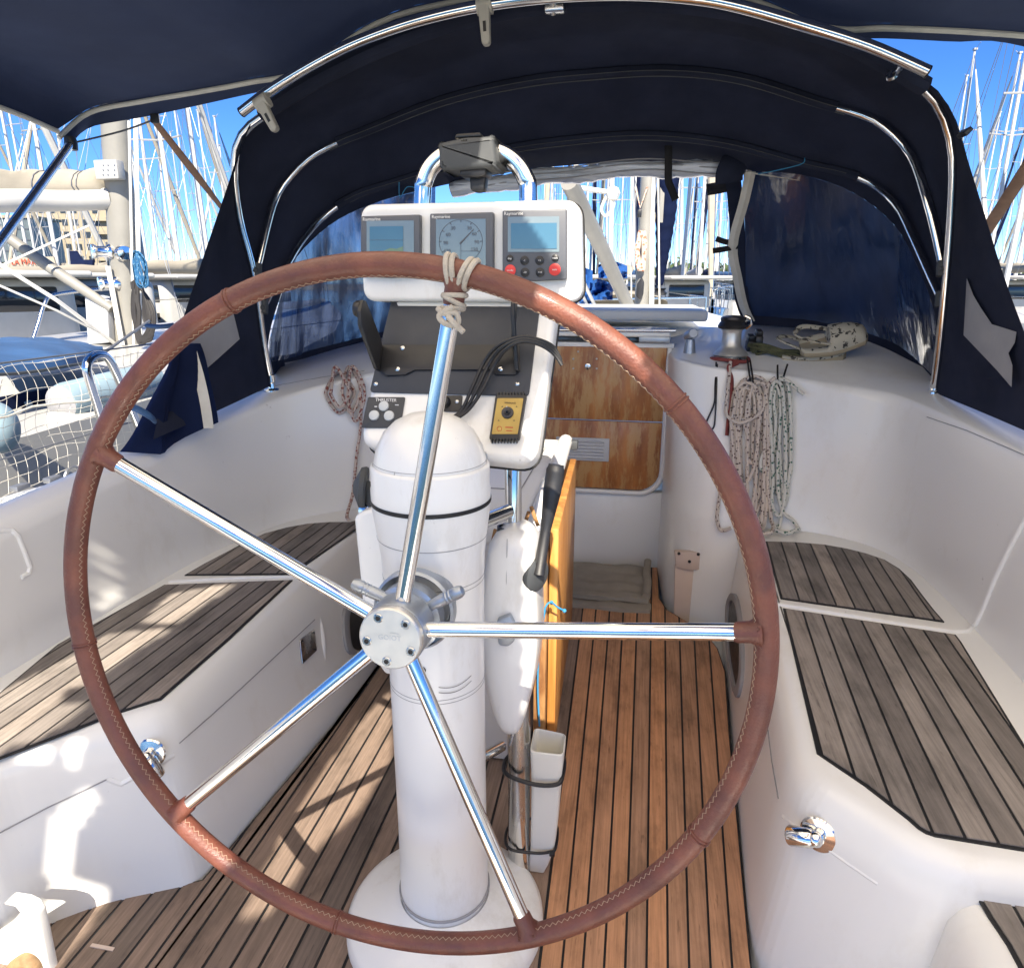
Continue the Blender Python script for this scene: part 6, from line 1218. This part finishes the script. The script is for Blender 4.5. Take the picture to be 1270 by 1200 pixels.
launch(832, 22, .5, 'white motor boat in the windscreen right of the furled navy sail', MT['whitepaint'])
launch(725, 26, .9, 'blue motor boat in the windscreen between the pod and the mast', MT['bluecloth'])
pj_ = lambda n, x0, x1, y, l: None
for (pxa, pxb, D, lab) in ((-150, 330, 38, 'grey concrete pontoon across the water left of the sprayhood'), (640, 1400, 45, 'grey concrete pontoon across the water ahead of the bow')):
    a, b = ray(pxa, 352), ray(pxb, 352); a = V((a.x, a.y, 0)).normalized() * D; b = V((b.x, b.y, 0)).normalized() * D; d = (b - a).normalized(); w = V((-d.y, d.x, 0)) * 1.2
    k = MB(); k.prism([a - w + V((0, 0, WZ - .1)), b - w + V((0, 0, WZ - .1)), b + w + V((0, 0, WZ - .1)), a + w + V((0, 0, WZ - .1))], (0, 0, .35)); o = k.build('pontoon', MT['quay'], smooth=False); tag(o, lab, 'pontoon')
tp = thing('blue_tarpaulin', 'crumpled bright blue tarpaulins over a boat ahead, between the pod and the mast', 'tarpaulin', PY(730, 360, 13)); rs = random.Random(14); k = MB()
for (x0, x1, y0, y1) in ((700, 735, 328, 382), (742, 778, 322, 345), (728, 760, 345, 372)):
    n_ = 10; rows = []
    for i in range(n_ + 1):
        t = i / n_; rows.append([PY(lerp(x0, x1, t), lerp(y0 + 14 * abs(t - .45), y1, j / 6), 13 + .25 * sin(j * 1.1 + i * .9) + .3 * rs.uniform(-.5, .5) - j * .12) for j in range(7)])
    k.grid(rows)
k.build('cloth', MT['tarp'], tp, ang=30)
# navy flag on a far boat, red lettered banner
fg = thing('flag', 'dark navy flag hanging below the cream boom left of the mast', 'flag', PY(92, 325, 15)); k = MB(); A_ = [PY(x, y, 15) for x, y in ((85, 311), (93, 311), (100, 322), (115, 322), (114, 333), (102, 333), (100, 338), (88, 340), (86, 325))]; k.prism(A_, (.02, .05, 0)); k.build('cloth', MT['navy'], fg); k = MB(); k.tube([PY(84, 308, 15), PY(89, 352, 15)], .03, 6); k.build('staff', MT['mastalu'], fg)
bn_ = thing('banner', 'pale banner with red lettering on a far boat at left', 'banner', PY(40, 326, 18)); P = [PY(x, y, 18) for x, y in ((14, 320), (66, 318), (70, 331), (12, 335))]; k = MB(); k.prism(P, (0, .05, 0)); k.build('cloth', MT['creamcover'], bn_)
text('LA MARINA', .24, PY(36, 325, 17.96), (1, -.02, 0), (0, 0, 1), MT['redink'], bn_, depth=.004)
# ================================================================== SHORE
ap = thing('apartment_block', 'cream apartment block with rows of small windows behind the cream sail cover', 'building', PY(80, 352, 150) * 1.0)
D = 150; c = PY(60, 352, D)
k = MB(); base = V((c.x, c.y, -1)); u = V((cos(radians(16)), sin(radians(16)), 0)); w = V((-u.y, u.x, 0))
def bx(mb, u0, u1, z0, z1, d0, d1): mb.prism([base + u * u0 + w * d0 + V((0, 0, z0)), base + u * u1 + w * d0 + V((0, 0, z0)), base + u * u1 + w * d1 + V((0, 0, z0)), base + u * u0 + w * d1 + V((0, 0, z0))], (0, 0, z1 - z0))
bx(k, -3, 16, 0, 21, 0, 12); bx(k, -7, -3, 0, 15, 0, 12); bx(k, -12, -7, 0, 10.5, 0, 12); k.build('wall', MT['wallcream'], ap, smooth=False)
nwin = 0
for fl_ in range(7):
    z = 1.4 + fl_ * 2.75
    for q in range(-4, 7):
        u0 = q * 2.4 - 1.6
        if u0 < -3 and z > 12.5: continue
        if u0 < -7 and z > 8: continue
        k = MB(); bx(k, u0, u0 + 1.25, z, z + 1.4, -.06, .1); o = k.build('window', MT['winglass'], ap, smooth=False); nwin += 1
k = MB()
for fl_ in range(6): bx(k, 12.4, 16.2, 1.2 + fl_ * 3, 2.0 + fl_ * 3, -1.2, -.1)
k.build('balcony', MT['wallcream'], ap, smooth=False); k = MB(); bx(k, -3.3, 16.3, 21, 21.6, -.3, 12.3); k.build('parapet', MT['quay'], ap, smooth=False)
hg = thing('glass_hall', 'dark grey glass fronted hall left of the cream apartments', 'building', PY(20, 350, 120)); c = PY(22, 352, 120); base = V((c.x, c.y, -1)); u = V((cos(radians(14)), sin(radians(14)), 0)); w = V((-u.y, u.x, 0)); k = MB(); bx(k, -30, 4.5, 6, 14, 0, 10); k.build('facade', MT['hangar'], hg, smooth=False); k = MB()
bx(k, -30, 5.0, 0, 6, .5, 10); bx(k, -30, 5, 14, 14.5, -.3, 10); k.build('wall', MT['wallcream'], hg, smooth=False); k = MB()
for q in range(12): bx(k, -30 + q * 3, -29.8 + q * 3, 6, 14, -.12, 0)
for z in (8, 10, 12): bx(k, -30, 4.5, z, z + .15, -.14, -.02)
k.build('mullion', MT['bezel'], hg, smooth=False)
c = PY(200, 352, 180); base = V((c.x, c.y, -1)); lowb = thing('shed_row', 'long low grey shed on the far quay left of the sprayhood', 'building', c); k = MB(); bx(k, -20, 30, 0, 5.5, 0, 8); k.build('wall', MT['quay'], lowb, smooth=False); k = MB(); bx(k, -20.4, 30.4, 5.5, 6.2, -.4, 8.4); k.build('roof', MT['hangar'], lowb, smooth=False)
# far shore: tree belt too far to count
k = MB(); rs = random.Random(21)
for i in range(4200):
    px_ = rs.uniform(560, 1500); D = rs.uniform(230, 300); r = ray(px_, 350); h = V((r.x, r.y)).normalized(); top = 5.2 + 1.6 * sin(px_ * .031) + 1.1 * sin(px_ * .083 + 1) + rs.uniform(-.6, .6)
    z = rs.uniform(-.5, top); c = V((h.x * D, h.y * D, z)); s = rs.uniform(.5, 1.3)
    for _ in range(5):
        o = c + V((rs.gauss(0, 1), rs.gauss(0, 1), rs.gauss(0, .6))) * s; a = V((rs.gauss(0, 1), rs.gauss(0, 1), rs.gauss(0, 1))).normalized(); b = a.orthogonal().normalized(); q = s * 1.0; k.poly([o - a * q, o - b * q * .7, o + a * q, o + b * q * .7])
tag(k.build('tree_belt', MT['leaf'], smooth=False, attr=True), 'low belt of green trees along the far shore', 'trees', kind='stuff')
k = MB(); S_ = 4000; k.poly([(-S_, -S_, WZ), (S_, -S_, WZ), (S_, S_, WZ), (-S_, S_, WZ)]); tag(k.build('water', MT['water'], smooth=False), 'calm harbour water between the moored yachts', 'water', kind='structure')
k = MB(); pts = []
for i in range(61):
    r = ray(-400 + 40 * i, 350); h = V((r.x, r.y)).normalized(); pts.append(h)
k.grid([[h * 205 + V((0, 0, WZ - .5)) if False else V((h.x * 205, h.y * 205, WZ - .5)) for h in pts], [V((h.x * 205, h.y * 205, WZ + 1.0)) for h in pts], [V((h.x * 330, h.y * 330, WZ + 1.2)) for h in pts]]); tag(k.build('shore', MT['quay'], smooth=False), 'far stone quay and shore behind the harbour', 'shore', kind='structure')
# ================================================================== CAMERA, SKY, SUN
cd = bpy.data.cameras.new('camera'); cam = bpy.data.objects.new('camera', cd); C.objects.link(cam); cam.location = CAM
cd.sensor_fit = 'HORIZONTAL'; cd.sensor_width = 36; cd.lens = 36 * F / 1270; cd.clip_start = .02; cd.clip_end = 9000
fw = V((-sin(YAW) * cos(TH), cos(YAW) * cos(TH), -sin(TH))); cam.rotation_euler = fw.to_track_quat('-Z', 'Y').to_euler(); bpy.context.scene.camera = cam
W = bpy.data.worlds.new('World'); bpy.context.scene.world = W; W.use_nodes = True; nt = W.node_tree; bg = nt.nodes['Background']
sk = nt.nodes.new('ShaderNodeTexSky'); sk.sky_type = 'NISHITA'; sk.sun_disc = False
elev = math.asin(SUN.z); az = atan2(SUN.x, SUN.y); sk.sun_elevation = elev; sk.sun_rotation = az; sk.altitude = 2500; sk.air_density = .8; sk.dust_density = .0; sk.ozone_density = 5
hs_ = nt.nodes.new('ShaderNodeHueSaturation'); hs_.inputs['Saturation'].default_value = 1.2; hs_.inputs['Hue'].default_value = .508; hs_.inputs['Value'].default_value = .95
nt.links.new(sk.outputs[0], hs_.inputs['Color']); nt.links.new(hs_.outputs[0], bg.inputs[0]); bg.inputs[1].default_value = .05
sl = bpy.data.lights.new('sun', 'SUN'); sl.energy = 2.6; sl.angle = radians(.5); sl.color = (1, .91, .77); so = bpy.data.objects.new('sun', sl); C.objects.link(so); so.rotation_euler = (-SUN).to_track_quat('-Z', 'Y').to_euler()
sc_ = bpy.context.scene; sc_.view_settings.view_transform = 'Standard'; sc_.view_settings.look = 'None'; sc_.view_settings.exposure = 2.3; sc_.view_settings.gamma = 1
sc_.cycles.max_bounces = 10; sc_.cycles.diffuse_bounces = 6; sc_.cycles.glossy_bounces = 5
